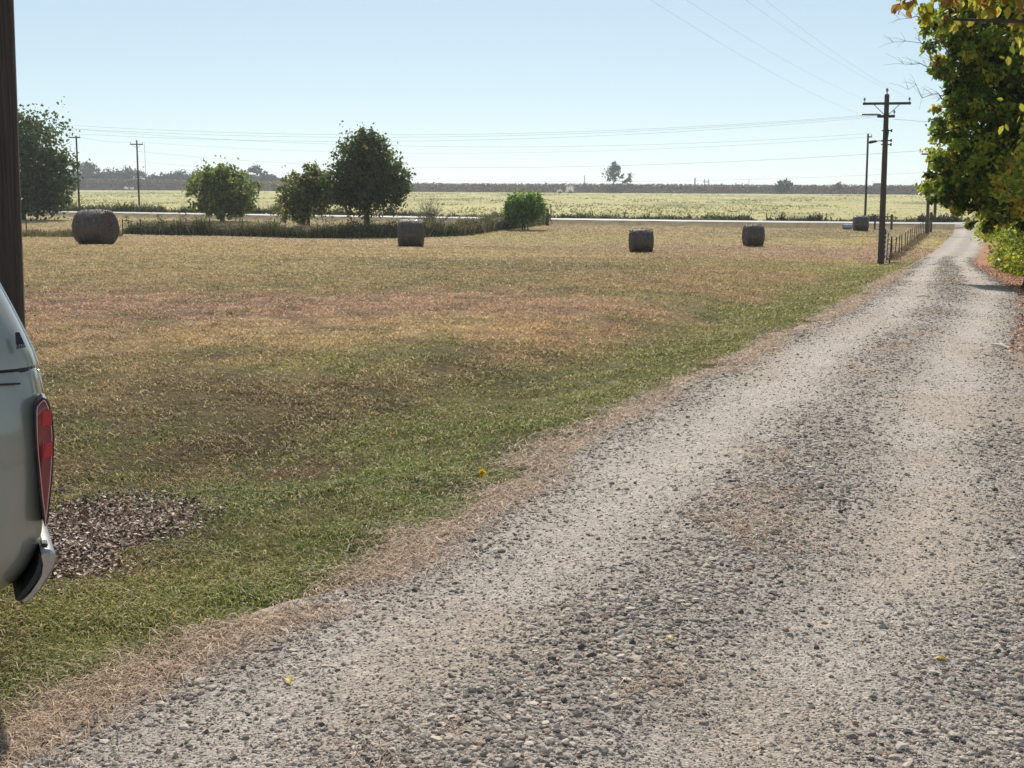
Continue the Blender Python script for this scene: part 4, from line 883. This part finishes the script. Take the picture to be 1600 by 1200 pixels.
# ------------------------------------------------------------------ pickup with a bed cap, at the left edge
YAW = R(24); M_PAINT = mat('pewter_paint', (.31, .31, .265), .3, .2, coat=1.0, noise=(220, .96), spec=.5)
M_BLACK = mat('black_trim', (.012, .012, .013), .45); M_GLASS = mat('tinted_glass', (.012, .014, .016), .06); M_CHROME = mat('bumper_steel', (.40, .375, .35), .33, .65, noise=(60, .85))
M_LENS = mat('red_lens', (.22, .012, .018), .12, coat=.8); M_LENSB = mat('red_reflector', (.48, .016, .022), .22, coat=.6); M_TYRE = mat('tyre_rubber', (.02, .02, .02), .85); M_RIM = mat('alloy_rim', (.5, .5, .5), .3, .9)
corner = at(72, 700, 4.0); G0 = H(-2.2, 4.3)
troot = empty('pickup_truck', (corner.x, corner.y, G0), YAW, label='greenish grey pickup truck with a matching bed cap, its tail at the left edge', cat='pickup truck')
ca, sa = math.cos(YAW), math.sin(YAW)
def loc(px, py):        # photo point -> (X, Z) on the near side of the truck (local Y = 0)
    d = ray(px, py); n_ = Vector((sa, -ca, 0)); o = Vector((0, 0, CAMZ)); t = (Vector((corner.x, corner.y, 0)) - o).dot(n_) / d.dot(n_); p = o + d * t
    return ((p.x - corner.x) * ca + (p.y - corner.y) * sa, p.z - G0)
def loft(rows, W_, xf, rc=.10, name='body', mt=None, parent=None, inset=None, cap=(True, True)):   # rows: (z, rear x, side inset)
    V = []; fs = []; n = None
    for z, xr, ins in rows:
        pl = []
        for k in range(7):
            a = -math.pi / 2 + k / 6 * math.pi / 2; pl.append((xr - rc + rc * math.cos(a), ins + rc + rc * math.sin(a)))
        for k in range(7):
            a = k / 6 * math.pi / 2; pl.append((xr - rc + rc * math.cos(a), W_ - ins - rc + rc * math.sin(a)))
        pl += [(xf, W_ - ins), (xf, ins)]
        m_ = 12
        pl += [(xf + (xr - rc - xf) * k / m_, ins) for k in range(1, m_)]
        n = len(pl); V += [(a, b, z) for a, b in pl]
    for i in range(len(rows) - 1):
        for j in range(n): k = (j + 1) % n; fs.append((i * n + j, i * n + k, (i + 1) * n + k, (i + 1) * n + j))
    if cap[0]: fs.append(tuple(range(n))[::-1])
    if cap[1]: fs.append(tuple(range((len(rows) - 1) * n, len(rows) * n)))
    return MB().add(V, fs).build(name, mt or M_PAINT, parent or troot, smooth=False, color=False)
def shade_smooth(o, ang_=35):
    o.data.polygons.foreach_set('use_smooth', [True] * len(o.data.polygons))
    try: o.data.set_sharp_from_angle(angle=R(ang_))
    except Exception: pass
W_ = 1.86
prof = [(0, 948, .10), (20, 936, .06), (38, 918, .03), (50, 900, .018), (60, 880, .008), (66, 862, .002), (70, 845, 0), (72, 822, -.002), (73.5, 790, -.004), (75.5, 750, -.004), (76.5, 710, -.002), (76, 670, .004), (73, 640, .012), (70, 617, .02), (67, 600, .028), (64.5, 589, .032), (62, 583, .038)]
rows = [(loc(px, py)[1], loc(px, py)[0] + .0, ins) for px, py, ins in prof]
o = loft(rows, W_, -2.05, name='bed', rc=.13); shade_smooth(o, 50)
zr = rows[-1][0]; zb = rows[0][0]
# gasket and bed cap
loft([(zr - .004, rows[-1][1] - .018, .052), (zr + .016, rows[-1][1] - .022, .052)], W_, -2.0, name='gasket', mt=M_BLACK, rc=.07)
capr = [(63.5, 577.5, .034), (61, 568, .036), (55, 553, .042), (45.5, 532, .055), (36, 512, .072), (22, 485, .10), (10, 463, .125), (-2, 441, .15), (-30, 405, .20), (-50, 388, .24), (-75, 376, .31), (-110, 370, .42)]
rows2 = [(loc(px, py)[1], loc(px, py)[0], ins) for px, py, ins in capr]
o = loft(rows2, W_, -2.0, name='bed_cap', rc=.13); shade_smooth(o, 50)
zc = rows2[-1][0]
M_GLINT = mat('edge_glint', (.85, .85, .82), .22, .7)  # near-white material for strips that imitate sun glints on the paint edges
ed = MB(); ed.tube([(r[1] + .001, r[2] + .055, r[0]) for r in rows2[:9]], .0035, 6); ed.build('cap_glint', M_GLINT, troot, smooth=True)  # added strip, stands in for the glint along the cap's rear edge
ed = MB(); ed.tube([(r[1] + .0005, r[2] + .055, r[0]) for r in rows[-4:]], .003, 6); ed.build('corner_glint', M_GLINT, troot, smooth=True)  # same painted glint continued down the upper bed corner
for yy, nm in ((.06, -1), (W_ - .06, 1)):
    pass
MB().extrude([(-1.72, zr + .12), (-.52, zr + .12), (-.70, zr + .42), (-1.68, zr + .44)], .035, .16, .01).build('cap_window', M_GLASS, troot)
# crease under the bed rail
z1 = loc(30, 601)[1]; MB().box((-.98, .0225, z1), (1.83, .006, .006)).build('crease', M_BLACK, troot)
# tail lamps
out = [(67.5, 622), (61, 627), (55.5, 634), (54.5, 650), (55, 680), (57, 710), (60, 740), (63.5, 775), (68, 808), (70.5, 822), (73, 818), (76.5, 790), (80.5, 750), (83, 710), (83.5, 680), (81, 650), (76.5, 632), (72, 624)]
def inset_poly(P, q):
    P = np.array(P); c = P.mean(0); nrm = []
    n = len(P); Q = []
    for i in range(n):
        a, b, d = P[i - 1], P[i], P[(i + 1) % n]; t1_ = (b - a) / np.linalg.norm(b - a); t2_ = (d - b) / np.linalg.norm(d - b); t = t1_ + t2_; t /= np.linalg.norm(t); nn = np.array([-t[1], t[0]])
        if np.dot(nn, c - b) < 0: nn = -nn
        Q.append(b + nn * q)
    return np.array(Q)
lp = np.array([loc(a, b) for a, b in out])
for s_ in (0, 1):
    def yy(a, b): return (a, b) if s_ == 0 else (W_ - b, W_ - a)
    lamp = MB().extrude(lp, *yy(-.013, .13), .012).build('tail_lamp', M_LENS, troot); shade_smooth(lamp, 60)
    rim = MB(); a_ = inset_poly(lp, -.0025); rim.extrude(a_, *yy(-.004, .10), .003); rim.build('lamp_surround', M_BLACK, lamp)
    rim = MB(); q_ = [Vector((v[0], yy(-.0135, 0)[0] if s_ == 0 else W_ + .0135, v[1])) for v in inset_poly(lp, .0055)]; rim.tube(q_ + q_[:1], .0012, 5); rim.build('lens_highlight', mat('pale_highlight', (.75, .5, .45), .3), lamp)  # pale tube paints the highlight round the lens outline
    for pts_ in ([(66, 640), (79, 638), (80.5, 664), (64, 666)], [(69, 690), (81.5, 688), (81.5, 712), (66, 716)]):
        MB().extrude([loc(*v) for v in pts_], *yy(-.0165, .02), .003).build('reflector', M_LENSB, lamp)
# rear bumper
bp = [(64, 861), (70, 857.5), (78, 858.5), (86.5, 864), (88.5, 870), (87, 880), (82, 893), (72, 910), (60, 925), (45, 938), (34, 945), (31, 942), (45, 929), (57, 912), (64, 893), (68, 876)]
o = MB().extrude([loc(*v) for v in bp], -.012, W_ + .012, .012).build('rear_bumper', M_CHROME, troot); shade_smooth(o, 40)
MB().extrude([loc(*v) for v in [(62, 866), (67, 872), (64.5, 890), (57, 908), (44, 925), (30, 939), (24, 936), (40, 918), (53, 898), (60, 880)]], -.004, W_ + .004).build('bumper_gap_shade', M_BLACK, troot)  # black strip standing in for the shaded gap between bed and bumper
MB().box((loc(71, 858)[0], .05, loc(71, 858)[1] + .006), (.02, .05, .012), bev=.003).build('step_pad', M_BLACK, troot)
# maker's plate on the cap
bd = [loc(*v) for v in [(25.5, 524), (28, 522), (32, 522), (42, 545), (27, 547.5)]]
yb = .050
def side_y(z):
    zs = [r[0] for r in rows2]; return float(np.interp(z, zs, [r[2] for r in rows2]))
V = [(a, side_y(b) - .004, b) for a, b in bd] + [(a, side_y(b) + .01, b) for a, b in bd]
mb = MB(); k = len(bd); mb.add(V, [tuple(range(k)), tuple(range(k, 2 * k))[::-1]] + [(i, (i + 1) % k, k + (i + 1) % k, k + i) for i in range(k)]); badge = mb.build('badge', M_BLACK, troot)
tx = bpy.data.curves.new('lettering', 'FONT'); tx.body = 'LEER'; tx.size = .0135; tx.extrude = .0004; tx.align_x = 'CENTER'; tx.space_character = 1.05; to = bpy.data.objects.new('lettering', tx); COL.objects.link(to); to.parent = badge
lx_, lz_ = loc(34.3, 545); tilt = math.atan2(side_y(lz_ + .02) - side_y(lz_), .02)
to.location = (lx_, side_y(lz_) - .0055, lz_); to.rotation_euler = (math.pi / 2 - tilt, 0, 0); tx.materials.append(mat('grey_letter', (.35, .36, .38), .5))
bpy.context.view_layer.update(); lm = bpy.data.meshes.new_from_object(to); lo = bpy.data.objects.new('lettering', lm); COL.objects.link(lo); lo.parent = badge; lo.location = to.location; lo.rotation_euler = to.rotation_euler
bpy.data.objects.remove(to); lo.name = 'lettering'
# rest of the truck, mostly outside the frame
cabP = [(-2.08, zb + .02), (-5.2, zb + .02), (-5.45, zb + .15), (-5.5, zr - .32), (-5.35, zr - .08), (-4.2, zr + .02), (-3.55, zr + .48), (-2.35, zr + .50), (-2.12, zr + .03)]
o = MB().extrude(cabP, .02, W_ - .02, .05).build('cab', M_PAINT, troot); shade_smooth(o, 30)
for s_ in (0, 1):
    y0 = .012 if s_ == 0 else W_ - .02
    MB().extrude([(-2.30, zr + .06), (-2.95, zr + .06), (-2.95, zr + .43), (-2.42, zr + .43)], y0, y0 + .01).build('side_window', M_GLASS, troot)
    MB().extrude([(-3.02, zr + .06), (-3.98, zr + .06), (-3.55, zr + .43), (-3.02, zr + .43)], y0, y0 + .01).build('side_window', M_GLASS, troot)
    for xx in (-1.05, -4.55):
        yc = .02 if s_ == 0 else W_ - .26
        w = MB(); w.tube([(xx, yc - .005, .37), (xx, yc + .02, .37), (xx, yc + .22, .37), (xx, yc + .245, .37)], [.33, .37, .37, .33], 32); wh = w.build('wheel', M_TYRE, troot, smooth=False)
        w = MB(); yo = yc - .012 if s_ == 0 else yc + .245; w.tube([(xx, yo, .37), (xx, yo + .012, .37)], .22, 24); w.build('rim', M_RIM, wh)
        a = MB(); pp = [(xx + .45 * math.cos(t), .37 + .45 * math.sin(t)) for t in np.linspace(0, math.pi, 20)]; a.extrude(pp, *((-.002, .06) if s_ == 0 else (W_ - .06, W_ + .002))); a.build('wheel_arch', M_BLACK, troot)
mb = MB(); mb.add([(-3.60, .2, zr + .46), (-3.60, W_ - .2, zr + .46), (-4.19, W_ - .12, zr + .05), (-4.19, .12, zr + .05)], [(0, 1, 2, 3)]); 
mb.build('windscreen', M_GLASS, troot).location = (-.03, 0, .03)
MB().box((-5.5, W_ / 2, zb + .18), (.14, W_ + .02, .2), bev=.03).build('front_bumper', M_CHROME, troot)
for s_ in (.22, W_ - .22): MB().box((-5.47, s_, zr - .24), (.08, .3, .16), bev=.02).build('headlight', M_INSUL, troot)

# ------------------------------------------------------------------ haze
hm = bpy.data.materials.new('haze'); hm.use_nodes = True; nt = hm.node_tree
for n_ in list(nt.nodes):
    if n_.type == 'BSDF_PRINCIPLED': nt.nodes.remove(n_)
pv = nt.nodes.new('ShaderNodeVolumePrincipled'); pv.inputs['Density'].default_value = .0002; pv.inputs['Color'].default_value = (.90, .95, 1, 1); pv.inputs['Anisotropy'].default_value = .45
nt.links.new(pv.outputs[0], [n_ for n_ in nt.nodes if n_.type == 'OUTPUT_MATERIAL'][0].inputs['Volume'])
hb = MB(); hb.box((0, 0, 13.5), (10800, 10800, 30)); o = hb.build('haze', hm, color=False); tag(o, 'thin pale haze lying over the plain', 'haze', kind='stuff')
